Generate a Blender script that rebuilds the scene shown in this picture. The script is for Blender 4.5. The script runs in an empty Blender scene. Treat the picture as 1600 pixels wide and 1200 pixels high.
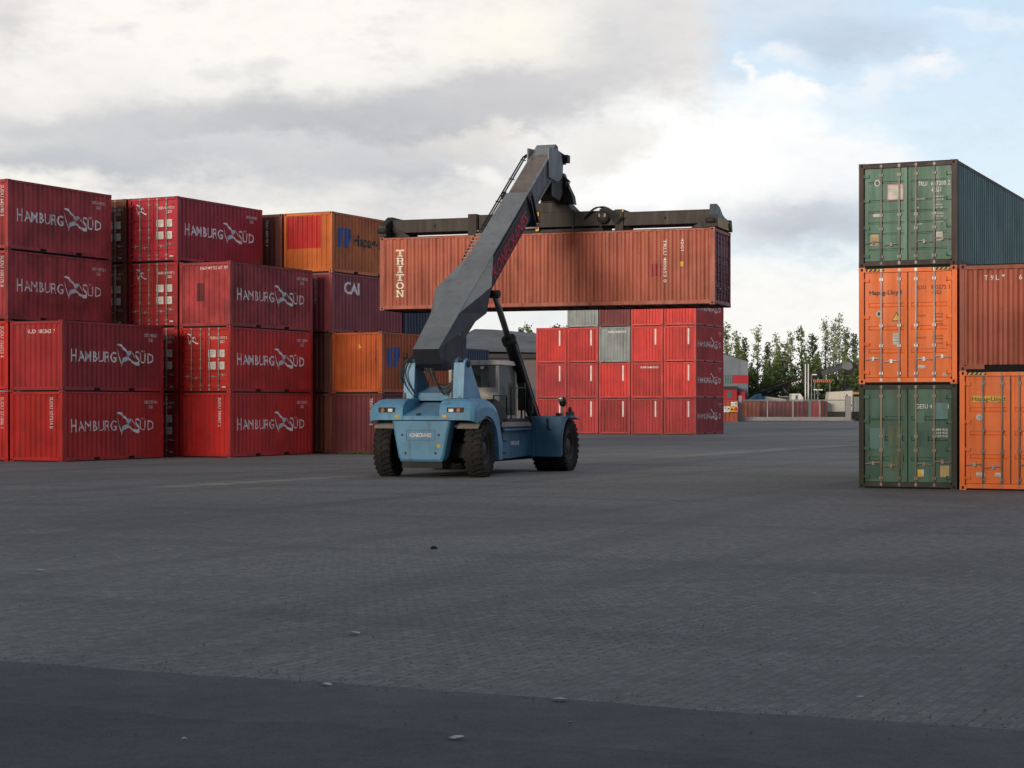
import bpy, bmesh, math, random
from mathutils import Vector, Matrix
R = math.radians
sc = bpy.context.scene
col = sc.collection

# ------------------------------------------------------------------ camera
F_PX, CAM_H, HOR = 2930.0, 2.05, 633.9
cd = bpy.data.cameras.new('camera')
cam = bpy.data.objects.new('camera', cd)
col.objects.link(cam)
cd.sensor_width = 36.0
cd.lens = F_PX / 1600 * 36
cd.shift_y = (HOR - 600) / 1600
cd.clip_end = 6000
cam.location = (0, 0, CAM_H)
cam.rotation_euler = (R(90), 0, 0)
sc.camera = cam
sc.view_settings.view_transform = 'Standard'
sc.view_settings.look = 'None'
sc.view_settings.exposure = 0.0
sc.view_settings.gamma = 1.0

# ------------------------------------------------------------------ sun
SUN_EL, SUN_AZ = R(6), R(-148)        # azimuth from +Y towards +X : behind the camera, left
sd = bpy.data.lights.new('sun', 'SUN')
sd.energy = 4.3
sd.angle = R(20)
sd.color = (1.0, 0.86, 0.70)
sun = bpy.data.objects.new('sun', sd)
col.objects.link(sun)
sdir = Vector((math.sin(SUN_AZ) * math.cos(SUN_EL), math.cos(SUN_AZ) * math.cos(SUN_EL), math.sin(SUN_EL)))
sun.rotation_euler = sdir.to_track_quat('Z', 'Y').to_euler()

# ------------------------------------------------------------------ world
world = bpy.data.worlds.new('World')
sc.world = world
world.use_nodes = True


class NT:
    """small helper for building node trees"""
    def __init__(s, nt):
        s.nt = nt; s.n = nt.nodes; s.l = nt.links

    def new(s, t, **kw):
        n = s.n.new(t)
        for k, v in kw.items():
            setattr(n, k, v)
        return n

    def put(s, sock, v):
        if isinstance(v, bpy.types.NodeSocket):
            s.l.new(v, sock)
        else:
            if isinstance(v, (tuple, list)) and len(v) == 3 and sock.type == 'RGBA':
                v = (*v, 1)
            sock.default_value = v

    def m(s, op, a, b=None, c=None, clamp=False):
        n = s.new('ShaderNodeMath', operation=op, use_clamp=clamp)
        s.put(n.inputs[0], a)
        if b is not None: s.put(n.inputs[1], b)
        if c is not None: s.put(n.inputs[2], c)
        return n.outputs[0]

    def rng(s, v, a, b, c=0.0, d=1.0, kind='SMOOTHSTEP'):
        n = s.new('ShaderNodeMapRange', interpolation_type=kind)
        s.put(n.inputs['Value'], v)
        for k, x in (('From Min', a), ('From Max', b), ('To Min', c), ('To Max', d)):
            s.put(n.inputs[k], x)
        return n.outputs['Result']

    def mix(s, f, a, b, mode='MIX'):
        n = s.new('ShaderNodeMix', data_type='RGBA', blend_type=mode)
        s.put(n.inputs[0], f); s.put(n.inputs[6], a); s.put(n.inputs[7], b)
        return n.outputs[2]

    def noise(s, vec, scale, detail=3.0, rough=0.5, dist=0.0):
        n = s.new('ShaderNodeTexNoise')
        if vec is not None: s.l.new(vec, n.inputs['Vector'])
        n.inputs['Scale'].default_value = scale
        n.inputs['Detail'].default_value = detail
        n.inputs['Roughness'].default_value = rough
        n.inputs['Distortion'].default_value = dist
        return n.outputs['Fac']

    def mapping(s, vec, scale=(1, 1, 1), loc=(0, 0, 0), rot=(0, 0, 0)):
        n = s.new('ShaderNodeMapping')
        s.l.new(vec, n.inputs['Vector'])
        n.inputs['Scale'].default_value = scale
        n.inputs['Location'].default_value = loc
        n.inputs['Rotation'].default_value = rot
        return n.outputs['Vector']


def srgb(r, g, b):
    def f(c):
        c /= 255.0
        return c / 12.92 if c <= 0.04045 else ((c + 0.055) / 1.055) ** 2.4
    return (f(r), f(g), f(b))


def build_world():
    w = NT(world.node_tree)
    w.n.clear()
    out = w.new('ShaderNodeOutputWorld')
    bg = w.new('ShaderNodeBackground')
    tc = w.new('ShaderNodeTexCoord')
    sep = w.new('ShaderNodeSeparateXYZ')
    w.l.new(tc.outputs['Generated'], sep.inputs[0])
    x, y, z = sep.outputs
    az = w.m('ARCTAN2', x, y)
    hl = w.m('SQRT', w.m('ADD', w.m('MULTIPLY', x, x), w.m('MULTIPLY', y, y)))
    el = w.m('DIVIDE', z, w.m('MAXIMUM', hl, 0.02))
    U0 = w.m('MULTIPLY_ADD', az, 29.3, 8.0)         # sky direction in 1/29.3 rad steps, right
    V0 = w.m('MULTIPLY_ADD', el, -29.3, 6.339)      # and downwards from above the horizon
    comb = w.new('ShaderNodeCombineXYZ')
    w.l.new(U0, comb.inputs[0]); w.l.new(V0, comb.inputs[1])
    P = comb.outputs[0]
    n1 = w.noise(w.mapping(P, (0.55, 1.3, 1)), 1.0, 5.0, 0.58)
    n2 = w.noise(w.mapping(P, (0.6, 1.1, 1), (7, 3, 0)), 1.0, 5.0, 0.58)
    n3 = w.noise(w.mapping(P, (1.3, 2.2, 1), (2, 9, 0)), 2.2, 6.0, 0.62)
    n4 = w.noise(w.mapping(P, (0.35, 1.2, 1), (4, 1, 0)), 1.0, 5.0, 0.55)
    Ua = w.m('ADD', U0, w.m('MULTIPLY', w.m('SUBTRACT', n1, 0.5), 1.9))
    U = w.m('ADD', Ua, w.m('MULTIPLY', w.m('SUBTRACT', n3, 0.5), 0.5))
    Va = w.m('ADD', V0, w.m('MULTIPLY', w.m('SUBTRACT', n2, 0.5), 1.4))
    V = w.m('ADD', Va, w.m('MULTIPLY', w.m('SUBTRACT', n3, 0.5), 0.28))

    def blob(cx, cy, rx, ry, soft=0.6, rot=0.0, amt=1.0):
        dx = w.m('SUBTRACT', U, cx); dy = w.m('SUBTRACT', V, cy)
        if rot:
            c, s_ = math.cos(R(rot)), math.sin(R(rot))
            dx, dy = (w.m('ADD', w.m('MULTIPLY', dx, c), w.m('MULTIPLY', dy, s_)),
                      w.m('SUBTRACT', w.m('MULTIPLY', dy, c), w.m('MULTIPLY', dx, s_)))
        a = w.m('DIVIDE', dx, rx); b = w.m('DIVIDE', dy, ry)
        d = w.m('SQRT', w.m('ADD', w.m('MULTIPLY', a, a), w.m('MULTIPLY', b, b)))
        return w.rng(d, 1.0 + soft * 0.5, 1.0 - soft, 0.0, amt)

    t = w.rng(V0, -0.5, 3.6, 0, 1, 'LINEAR')
    c = w.mix(t, srgb(203, 227, 249), srgb(229, 245, 253))
    # thin veils in the blue
    c = w.mix(blob(13.2, 0.75, 1.3, 0.45, 0.9, 8, 0.75), c, srgb(196, 209, 226))
    c = w.mix(blob(12.2, 0.15, 1.6, 0.35, 0.9, 0, 0.6), c, srgb(224, 230, 238))
    c = w.mix(blob(14.4, 1.27, 0.62, 0.24, 0.9, -8, 0.95), c, srgb(250, 250, 252))
    c = w.mix(blob(13.5, 1.55, 0.4, 0.26, 0.9, 0, 0.7), c, srgb(246, 249, 252))
    c = w.mix(blob(12.2, 0.95, 0.4, 0.25, 0.9, 0, 0.7), c, srgb(246, 249, 252))
    c = w.mix(blob(15.3, 0.5, 1.0, 0.12, 0.9, 4, 0.5), c, srgb(240, 246, 252))
    # the large cloud sheet on the left
    sheet = w.rng(U, 11.5, 10.7)
    c = w.mix(sheet, c, srgb(234, 232, 230))
    c = w.mix(blob(9.6, 0.6, 1.6, 1.2, 1.0, 0, 0.75), c, srgb(222, 221, 222))
    c = w.mix(blob(3.8, 0.35, 5.2, 1.55, 0.7, 0, 1.0), c, srgb(254, 251, 245))
    c = w.mix(w.m('MULTIPLY', sheet, w.rng(n1, 0.50, 0.66, 0, 0.45)), c, srgb(216, 215, 217))
    c = w.mix(blob(7.9, 0.55, 1.4, 0.7, 1.0, -10, 0.9), c, srgb(255, 252, 241))
    c = w.mix(blob(0.2, 0.45, 0.6, 0.55, 1.0, 0, 0.75), c, srgb(214, 211, 214))
    c = w.mix(blob(0.7, 1.5, 0.9, 0.3, 1.0, 0, 0.75), c, srgb(252, 247, 242))
    c = w.mix(blob(5.2, 1.95, 4.8, 0.60, 0.8, -4, 0.95), c, srgb(193, 195, 200))
    c = w.mix(blob(8.2, 1.45, 2.0, 0.5, 1.0, -16, 0.8), c, srgb(206, 205, 208))
    c = w.mix(blob(1.3, 2.1, 2.6, 0.2, 1.0, 0, 0.7), c, srgb(206, 208, 212))
    c = w.mix(blob(1.2, 2.62, 3.4, 0.32, 1.0, 0, 0.9), c, srgb(194, 198, 203))
    c = w.mix(blob(6.3, 2.72, 2.4, 0.38, 1.0, 0, 0.9), c, srgb(197, 200, 206))
    c = w.mix(blob(4.0, 2.35, 1.6, 0.14, 1.0, 0, 0.55), c, srgb(222, 222, 224))
    c = w.mix(blob(8.0, 2.15, 1.6, 0.15, 1.0, 0, 0.7), c, srgb(238, 234, 226))
    c = w.mix(blob(7.5, 2.85, 0.45, 0.28, 0.8, 30, 0.85), c, srgb(250, 248, 244))
    c = w.mix(blob(2.0, 3.25, 9.0, 0.26, 1.0, 6, 0.85), c, srgb(252, 248, 240))
    # the bright cumulus in the middle
    c = w.mix(blob(11.0, 2.65, 2.9, 1.25, 0.5), c, (1.06, 1.06, 1.05))
    c = w.mix(blob(12.3, 1.62, 0.75, 0.22, 0.6), c, srgb(254, 254, 254))
    c = w.mix(blob(11.62, 1.25, 0.16, 0.42, 0.8), c, srgb(250, 251, 253))
    c = w.mix(blob(12.6, 2.5, 0.9, 0.5, 0.6), c, srgb(255, 255, 255))
    c = w.mix(blob(9.4, 2.3, 0.9, 0.45, 0.9, -20, 0.75), c, srgb(232, 230, 226))
    c = w.mix(blob(13.2, 2.55, 1.2, 0.3, 0.8), c, srgb(250, 252, 254))
    c = w.mix(blob(12.7, 3.5, 2.1, 0.62, 0.9), c, srgb(200, 206, 215))
    c = w.mix(blob(10.0, 3.7, 1.7, 0.5, 0.9, 0, 0.7), c, srgb(232, 234, 236))
    low = w.rng(V, 3.9, 4.5)
    c = w.mix(low, c, srgb(253, 252, 248))
    c = w.mix(w.m('MULTIPLY', blob(8.5, 5.0, 1.6, 0.35, 0.9), 0.6), c, srgb(226, 232, 234))
    shade = w.rng(w.m('ADD', w.m('MULTIPLY', n3, 0.6), w.m('MULTIPLY', n2, 0.4)), 0.32, 0.68, 0.94, 1.04, 'LINEAR')
    c = w.mix(1.0, c, w.mix(shade, (0, 0, 0), (1, 1, 1)), 'MULTIPLY')
    # the rest of the sky, above and behind: an uneven grey overcast with some of the clear sky through it
    sky = w.new('ShaderNodeTexSky', sky_type='NISHITA', sun_disc=False)
    sky.sun_elevation = SUN_EL; sky.sun_rotation = SUN_AZ
    sky.air_density = 1.2; sky.dust_density = 1.5
    skyc = w.mix(1.0, sky.outputs[0], (SKYK, SKYK, SKYK), 'MULTIPLY')
    grey = w.mix(w.rng(n4, 0.3, 0.7), OUT_LO, OUT_HI)
    rest = w.mix(0.35, grey, skyc)
    right = w.m('MULTIPLY', w.rng(az, 0.35, 0.8), w.rng(az, 2.5, 1.9))
    rest = w.mix(w.m('MULTIPLY', right, 0.75), rest, (0.66, 0.74, 0.90))
    dev = w.m('MAXIMUM', w.rng(w.m('ABSOLUTE', w.m('SUBTRACT', U0, 8.0)), 10.0, 16.0), w.rng(V0, -0.6, -4.0))
    c = w.mix(dev, c, rest)
    w.l.new(c, bg.inputs['Color'])
    bg.inputs['Strength'].default_value = 1.0
    w.l.new(bg.outputs[0], out.inputs['Surface'])


SKYK = 0.10
OUT_LO, OUT_HI = (0.24, 0.26, 0.295), (0.42, 0.45, 0.49)
build_world()

# ------------------------------------------------------------------ materials
MATS = {}


def paint(name, rgb, rough=0.5, dirt=0.5, rust=0.3, metal=0.0, fade=0.16, spec=0.3, grime=(0.050, 0.036, 0.030), scale=1.0, bump=0.35):
    """painted / weathered surface with faded patches, run-down streaks, grime and rust spots"""
    if name in MATS: return MATS[name]
    mt = bpy.data.materials.new(name); mt.use_nodes = True
    w = NT(mt.node_tree)
    b = w.n['Principled BSDF']
    tc = w.new('ShaderNodeTexCoord'); oi = w.new('ShaderNodeObjectInfo')
    add = w.new('ShaderNodeVectorMath', operation='ADD')
    sc_ = w.new('ShaderNodeVectorMath', operation='SCALE')
    comb = w.new('ShaderNodeCombineXYZ')
    for i in range(3): w.l.new(oi.outputs['Random'], comb.inputs[i])
    w.l.new(comb.outputs[0], sc_.inputs[0]); sc_.inputs['Scale'].default_value = 37.0
    w.l.new(tc.outputs['Object'], add.inputs[0]); w.l.new(sc_.outputs[0], add.inputs[1])
    P = add.outputs[0]
    big = w.noise(P, 0.7 * scale, 3, 0.55)
    streak = w.noise(w.mapping(P, (4.5 * scale, 4.5 * scale, 0.35 * scale)), 1.0, 4, 0.6)
    fine = w.noise(P, 9 * scale, 4, 0.65)
    hi = tuple(min(1, c * (1 + fade) + fade * 0.012) for c in rgb)
    lo = tuple(c * (1 - fade * 1.3) for c in rgb)
    c = w.mix(w.rng(big, 0.3, 0.7), lo, hi)
    c = w.mix(w.m('MULTIPLY', w.rng(streak, 0.50, 0.78), dirt), c, grime)
    blot = w.noise(w.mapping(P, (1.6 * scale, 1.6 * scale, 0.9 * scale), (5, 5, 5)), 1.0, 6, 0.7)
    c = w.mix(w.m('MULTIPLY', w.rng(blot, 0.58, 0.74), dirt * 0.8), c, grime)
    scuff = w.noise(w.mapping(P, (9 * scale, 9 * scale, 2.2 * scale), (1, 8, 3)), 1.0, 5, 0.75)
    c = w.mix(w.m('MULTIPLY', w.rng(scuff, 0.66, 0.74), dirt * 0.45), c, tuple(min(1, q * 1.5 + 0.05) for q in rgb))
    c = w.mix(w.m('MULTIPLY', w.rng(w.m('ADD', fine, w.m('MULTIPLY', streak, 0.35)), 0.78, 0.90), rust), c, (0.09, 0.032, 0.015))
    v = w.rng(oi.outputs['Random'], 0, 1, 0.80, 1.12, 'LINEAR')
    c = w.mix(1.0, c, w.mix(w.m('SUBTRACT', v, 0.0), (0, 0, 0), (1, 1, 1)), 'MULTIPLY')
    w.l.new(c, b.inputs['Base Color'])
    w.l.new(w.rng(streak, 0.3, 0.8, rough - 0.08, rough + 0.15, 'LINEAR'), b.inputs['Roughness'])
    b.inputs['Metallic'].default_value = metal
    b.inputs['Specular IOR Level'].default_value = spec
    if bump:
        bp = w.new('ShaderNodeBump'); bp.inputs['Strength'].default_value = bump; bp.inputs['Distance'].default_value = 0.02
        w.l.new(w.noise(P, 2.6 * scale, 3, 0.5), bp.inputs['Height'])
        w.l.new(bp.outputs[0], b.inputs['Normal'])
    MATS[name] = mt
    return mt


def plain(name, rgb, rough=0.6, metal=0.0, emit=None, alpha=None):
    if name in MATS: return MATS[name]
    mt = bpy.data.materials.new(name); mt.use_nodes = True
    w = NT(mt.node_tree); b = w.n['Principled BSDF']
    tc = w.new('ShaderNodeTexCoord')
    n = w.noise(tc.outputs['Object'], 6.0, 4, 0.6)
    c = w.mix(w.rng(n, 0.3, 0.75), tuple(x * 0.78 for x in rgb), tuple(min(1, x * 1.12) for x in rgb))
    w.l.new(c, b.inputs['Base Color'])
    b.inputs['Roughness'].default_value = rough; b.inputs['Metallic'].default_value = metal
    if emit:
        b.inputs['Emission Color'].default_value = (*rgb, 1); b.inputs['Emission Strength'].default_value = emit
    MATS[name] = mt
    return mt


RED = paint('red_paint', (0.50, 0.022, 0.020), 0.42, 0.45, 0.25)
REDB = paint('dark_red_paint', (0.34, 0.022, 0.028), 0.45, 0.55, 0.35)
def worn(name, rgb, amt=0.55):
    mt = bpy.data.materials.new(name); mt.use_nodes = True
    w = NT(mt.node_tree); b = w.n['Principled BSDF']
    tc = w.new('ShaderNodeTexCoord'); oi = w.new('ShaderNodeObjectInfo')
    add = w.new('ShaderNodeVectorMath', operation='ADD'); cb = w.new('ShaderNodeCombineXYZ')
    for i in range(3): w.l.new(w.m('MULTIPLY', oi.outputs['Random'], 31.0), cb.inputs[i])
    w.l.new(tc.outputs['Object'], add.inputs[0]); w.l.new(cb.outputs[0], add.inputs[1])
    n = w.noise(w.mapping(add.outputs[0], (2.2, 2.2, 1.2)), 1.6, 6, 0.75)
    w.l.new(w.rng(n, 0.38, 0.50, 1.0 - amt, 1.0), b.inputs['Alpha'])
    b.inputs['Base Color'].default_value = (*rgb, 1); b.inputs['Roughness'].default_value = 0.6
    MATS[name] = mt
    return mt


WORNW = worn('worn_white_lettering', (0.80, 0.80, 0.80))
WORNB = worn('worn_pale_blue_print', (0.50, 0.58, 0.63), 0.35)
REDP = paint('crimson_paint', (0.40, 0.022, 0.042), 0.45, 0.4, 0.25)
REDF = paint('faded_red_paint', (0.34, 0.040, 0.046), 0.55, 0.6, 0.5, fade=0.3)
MAROON = paint('maroon_paint', (0.13, 0.024, 0.030), 0.5, 0.5, 0.4)
BROWN = paint('red_brown_paint', (0.37, 0.088, 0.050), 0.5, 0.45, 0.4)
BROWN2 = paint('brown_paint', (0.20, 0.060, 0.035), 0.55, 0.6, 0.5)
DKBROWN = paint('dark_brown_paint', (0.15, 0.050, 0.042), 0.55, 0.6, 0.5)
CAIP = paint('purple_brown_paint', (0.31, 0.065, 0.085), 0.5, 0.4, 0.4)
ORANGE3 = paint('shaded_orange_paint', (0.42, 0.082, 0.016), 0.45, 0.4, 0.25)  # orange darkened, shade on the rear stack put into the colour
ORANGE = paint('orange_paint', (0.58, 0.145, 0.030), 0.42, 0.30, 0.22)
ORANGE2 = paint('bright_orange_paint', (0.86, 0.165, 0.018), 0.42, 0.22, 0.14, fade=0.08)
GREEN = paint('green_paint', (0.060, 0.165, 0.120), 0.45, 0.35, 0.3)
GREEN2 = paint('faded_green_paint', (0.048, 0.120, 0.088), 0.5, 0.55, 0.5, fade=0.3)
TEALSIDE = paint('blue_green_tone', (0.080, 0.190, 0.190), 0.4, 0.35, 0.3)
GREYP = paint('grey_paint', (0.22, 0.25, 0.26), 0.5, 0.5, 0.3)
NAVY = paint('navy_paint', (0.018, 0.035, 0.080), 0.45, 0.4, 0.3)
DARKFRAME = paint('rusty_green_frame_paint', (0.040, 0.045, 0.032), 0.6, 0.6, 0.7)
CASTING = paint('corner_casting_steel', (0.045, 0.028, 0.024), 0.7, 0.5, 0.8)
HOLE_SHADE = plain('gap_shade_black', (0.006, 0.006, 0.006), 0.9)  # near-black colour stands for the shade in holes and gaps
WHITE = plain('white_lettering', (0.84, 0.84, 0.84), 0.6)
BLACKL = plain('black_lettering', (0.02, 0.02, 0.025), 0.6)
BLUEL = plain('blue_lettering', (0.03, 0.07, 0.28), 0.5)
PALEBLUE = plain('pale_grey_blue_print', (0.50, 0.58, 0.63), 0.6)
STEEL = paint('galvanised_steel', (0.58, 0.58, 0.57), 0.4, 0.35, 0.2, metal=0.15, scale=2)
STEELD = paint('worn_locking_bar_steel', (0.33, 0.31, 0.28), 0.5, 0.5, 0.5, metal=0.1, scale=2)
GASKET = plain('door_gasket_rubber', (0.012, 0.012, 0.013), 0.8)
PAPER = plain('placard_paper', (0.60, 0.59, 0.55), 0.7)
PINKP = plain('pink_border', (0.62, 0.22, 0.26), 0.7)
YELLOW = plain('yellow_sticker', (0.75, 0.45, 0.04), 0.6)
TANP = plain('tan_sticker', (0.52, 0.36, 0.17), 0.7)

# ------------------------------------------------------------------ mesh building
class MB:
    def __init__(s):
        s.v = []; s.f = []; s.mi = []; s.mats = []; s.sm = []

    def mat(s, m):
        if m not in s.mats: s.mats.append(m)
        return s.mats.index(m)

    def add(s, vs, fs, m, smooth=False, M=None):
        k = len(s.v); i = s.mat(m)
        for p in vs:
            s.v.append(tuple(M @ Vector(p)) if M else tuple(p))
        for f in fs:
            s.f.append([k + q for q in f]); s.mi.append(i); s.sm.append(smooth)
        return s

    def box(s, a, b, m, M=None):
        x0, y0, z0 = a; x1, y1, z1 = b
        if x0 > x1: x0, x1 = x1, x0
        if y0 > y1: y0, y1 = y1, y0
        if z0 > z1: z0, z1 = z1, z0
        vs = [(x0, y0, z0), (x1, y0, z0), (x1, y1, z0), (x0, y1, z0), (x0, y0, z1), (x1, y0, z1), (x1, y1, z1), (x0, y1, z1)]
        fs = [(0, 3, 2, 1), (4, 5, 6, 7), (0, 1, 5, 4), (1, 2, 6, 5), (2, 3, 7, 6), (3, 0, 4, 7)]
        return s.add(vs, fs, m, False, M)

    def prism(s, pts, x0, x1, m, axis='x', M=None, taper=None):
        """polygon in the other two axes, extruded along axis. pts = (y,z) for x, (x,z) for y, (x,y) for z"""
        n = len(pts); vs = []
        for q, xx in enumerate((x0, x1)):
            for (a, b) in pts:
                if axis == 'x': vs.append((xx, a, b))
                elif axis == 'y': vs.append((a, xx, b))
                else: vs.append((a, b, xx))
        fs = [list(range(n))[::-1], list(range(n, 2 * n))]
        for i in range(n):
            j = (i + 1) % n
            fs.append((i, j, n + j, n + i))
        return s.add(vs, fs, m, False, M)

    def tube(s, path, r, m, n=8, cap=True, smooth=True):
        path = [Vector(p) for p in path]; rs = r if isinstance(r, (list, tuple)) else [r] * len(path)
        vs = []; fs = []; up = None
        for i, p in enumerate(path):
            d = (path[min(i + 1, len(path) - 1)] - path[max(i - 1, 0)]).normalized()
            if up is None: up = Vector((0, 0, 1)) if abs(d.z) < 0.9 else Vector((1, 0, 0))
            a = d.cross(up).normalized(); b = a.cross(d).normalized(); up = b
            for k in range(n):
                t = 2 * math.pi * k / n
                vs.append(tuple(p + (a * math.cos(t) + b * math.sin(t)) * rs[i]))
        for i in range(len(path) - 1):
            for k in range(n):
                j = (k + 1) % n
                fs.append((i * n + k, i * n + j, (i + 1) * n + j, (i + 1) * n + k))
        s.add(vs, fs, m, smooth)
        if cap:
            k0 = len(s.v) - len(vs); i = s.mat(m)
            s.f.append([k0 + k for k in range(n)][::-1]); s.mi.append(i); s.sm.append(False)
            s.f.append([k0 + (len(path) - 1) * n + k for k in range(n)]); s.mi.append(i); s.sm.append(False)
        return s

    def lathe(s, prof, m, n=32, axis='x', center=(0, 0, 0), smooth=True):
        """prof = (offset along axis, radius)"""
        vs = []; fs = []
        for (a, r) in prof:
            for k in range(n):
                t = 2 * math.pi * k / n; c_, s_ = r * math.cos(t), r * math.sin(t)
                v = (a, c_, s_) if axis == 'x' else ((c_, a, s_) if axis == 'y' else (c_, s_, a))
                vs.append(tuple(v[i] + center[i] for i in range(3)))
        for i in range(len(prof) - 1):
            for k in range(n):
                j = (k + 1) % n
                fs.append((i * n + k, i * n + j, (i + 1) * n + j, (i + 1) * n + k))
        return s.add(vs, fs, m, smooth)

    def mesh(s, name, recalc=True, bevel=None):
        me = bpy.data.meshes.new(name)
        me.from_pydata(s.v, [], s.f)
        for mt in s.mats: me.materials.append(mt)
        for i, p in enumerate(me.polygons):
            p.material_index = s.mi[i]; p.use_smooth = s.sm[i]
        if recalc:
            bm = bmesh.new(); bm.from_mesh(me)
            bmesh.ops.recalc_face_normals(bm, faces=bm.faces)
            bm.to_mesh(me); bm.free()
        return me

    def build(s, name, parent=None, loc=None, bevel=None, recalc=True, **tags):
        o = bpy.data.objects.new(name, s.mesh(name, recalc))
        col.objects.link(o)
        if parent: o.parent = parent
        if loc: o.location = loc
        if bevel:
            b = o.modifiers.new('bevel', 'BEVEL'); b.width = bevel; b.segments = 2; b.limit_method = 'ANGLE'; b.angle_limit = R(35)
        for k, v in tags.items(): o[k] = v
        return o


def link(name, me, parent=None, loc=None):
    o = bpy.data.objects.new(name, me); col.objects.link(o)
    if parent: o.parent = parent
    if loc: o.location = loc
    return o


def thing(name, label, cat, loc, rz=0.0, group=None):
    o = bpy.data.objects.new(name, None); col.objects.link(o)
    o.empty_display_size = 0.3
    o.location = loc; o.rotation_euler = (0, 0, rz)
    o['label'] = label; o['category'] = cat
    if group: o['group'] = group
    return o


# ------------------------------------------------------------------ lettering
TXT = {}


def text_polys(body, bold=0.0):
    k = (body, bold)
    if k in TXT: return TXT[k]
    cu = bpy.data.curves.new('lettering', 'FONT'); cu.body = body; cu.size = 1.0
    cu.resolution_u = 2; cu.offset = bold
    ob = bpy.data.objects.new('lettering_source', cu)
    col.objects.link(ob)
    dg = bpy.context.evaluated_depsgraph_get(); dg.update()
    me = bpy.data.meshes.new_from_object(ob.evaluated_get(dg))
    vs = [(v.co.x, v.co.y) for v in me.vertices]; fs = [list(p.vertices) for p in me.polygons]
    bpy.data.objects.remove(ob); bpy.data.curves.remove(cu); bpy.data.meshes.remove(me)
    xs = [v[0] for v in vs]; x0, x1 = min(xs), max(xs)
    vs = [((a - x0), b) for a, b in vs]
    TXT[k] = (vs, fs, x1 - x0)
    return TXT[k]


def decal_text(body, x, z, h, width=None, bold=0.0, rot=0, align='l'):
    """2-D polygons of a line of lettering; h is the capital height, x/z its lower left corner"""
    vs, fs, wd = text_polys(body, bold)
    k = h / 0.70
    sx = (width / wd) if width else k
    vs = [(a * sx, b * k) for a, b in vs]
    if rot == -90:
        vs = [(b, -a) for a, b in vs]
    if rot == 90:
        vs = [(-b, a) for a, b in vs]
    return [(a + x, b + z) for a, b in vs], fs


def stack_text(body, x, z_top, h, step, width=None):
    """letters set under one another"""
    VV = []; FF = []
    for i, ch in enumerate(body):
        if ch == ' ': continue
        v, f = decal_text(ch, 0, 0, h, width)
        mx = max(a for a, b in v); k = len(VV)
        VV += [(a - mx / 2 + x, b + z_top - h - i * step) for a, b in v]; FF += [[q + k for q in g] for g in f]
    return VV, FF


def poly(pts):
    return list(pts), [list(range(len(pts)))]


def rect(x0, z0, x1, z1):
    return [(x0, z0), (x1, z0), (x1, z1), (x0, z1)], [[0, 1, 2, 3]]


def merge(*ds):
    V = []; Fc = []
    for v, f in ds:
        k = len(V); V += v; Fc += [[q + k for q in g] for g in f]
    return V, Fc


# the flying bird between the two words, in units of the capital height, origin at the text baseline
def _bz(P, x, z, s, sx): return [((a - 770) / 160.0 * sx + x, (845 - b) / 160.0 * s + z) for a, b in P]


def _strip2(pairs, x, z, s, sx):
    V = []
    for p, q in pairs: V += _bz([p, q], x, z, s, sx)
    return V, [[2 * i, 2 * i + 2, 2 * i + 3, 2 * i + 1] for i in range(len(pairs) - 1)]


def bird(x, z, s, sx=None):
    """white wing, trailing leg-like wing and the two hairlines of the emblem"""
    sx = sx or s
    A = _strip2([((768, 576), (772, 582)), ((808, 560), (808, 588)), ((846, 572), (832, 604)), ((886, 620), (868, 642)), ((918, 664), (902, 680)), ((938, 684), (924, 700))], x, z, s, sx)
    B = _strip2([((950, 778), (952, 806)), ((985, 802), (982, 832)), ((1020, 826), (1014, 860)), ((1052, 846), (1046, 882)), ((1098, 850), (1088, 886))], x, z, s, sx)
    T = poly(_bz([(784, 640), (791, 640), (836, 860), (828, 868)], x, z, s, sx))
    G = poly(_bz([(992, 674), (998, 672), (1032, 762), (1026, 766)], x, z, s, sx))
    return merge(A, B, T, G)


def bird_body(x, z, s, sx):
    P = poly(_bz([(940, 746), (920, 712), (908, 690), (908, 668), (995, 662), (976, 704)], x, z, s, sx))
    F = _strip2([((832, 904), (836, 906)), ((850, 796), (872, 840)), ((878, 764), (906, 816)), ((914, 748), (942, 808)), ((949, 752), (951, 800))], x, z, s, sx)
    return merge(P, F)


# heavy slab letters, built on a 10 x 10 grid
SLAB = {
    'T': [(0, 7.2, 2, 10), (8, 7.2, 10, 10), (0, 8.4, 10, 10), (3.8, 0, 6.2, 10), (2.2, 0, 7.8, 1.4)],
    'I': [(3.8, 0, 6.2, 10), (2, 0, 8, 1.4), (2, 8.6, 8, 10)],
    'R': [(1.6, 0, 3.9, 10), (0.3, 0, 5, 1.4), (0.3, 8.6, 8, 10), (6.8, 5.4, 9, 9.4), (3, 4.6, 8.2, 6), (6.8, 0, 10, 1.4), (6.3, 0, 8.3, 5)],
    'N': [(1.0, 0, 2.8, 10), (7.2, 0, 9.0, 10), (0, 0, 4, 1.4), (0, 8.6, 3.2, 10), (6, 8.6, 10, 10)],
}


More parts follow.
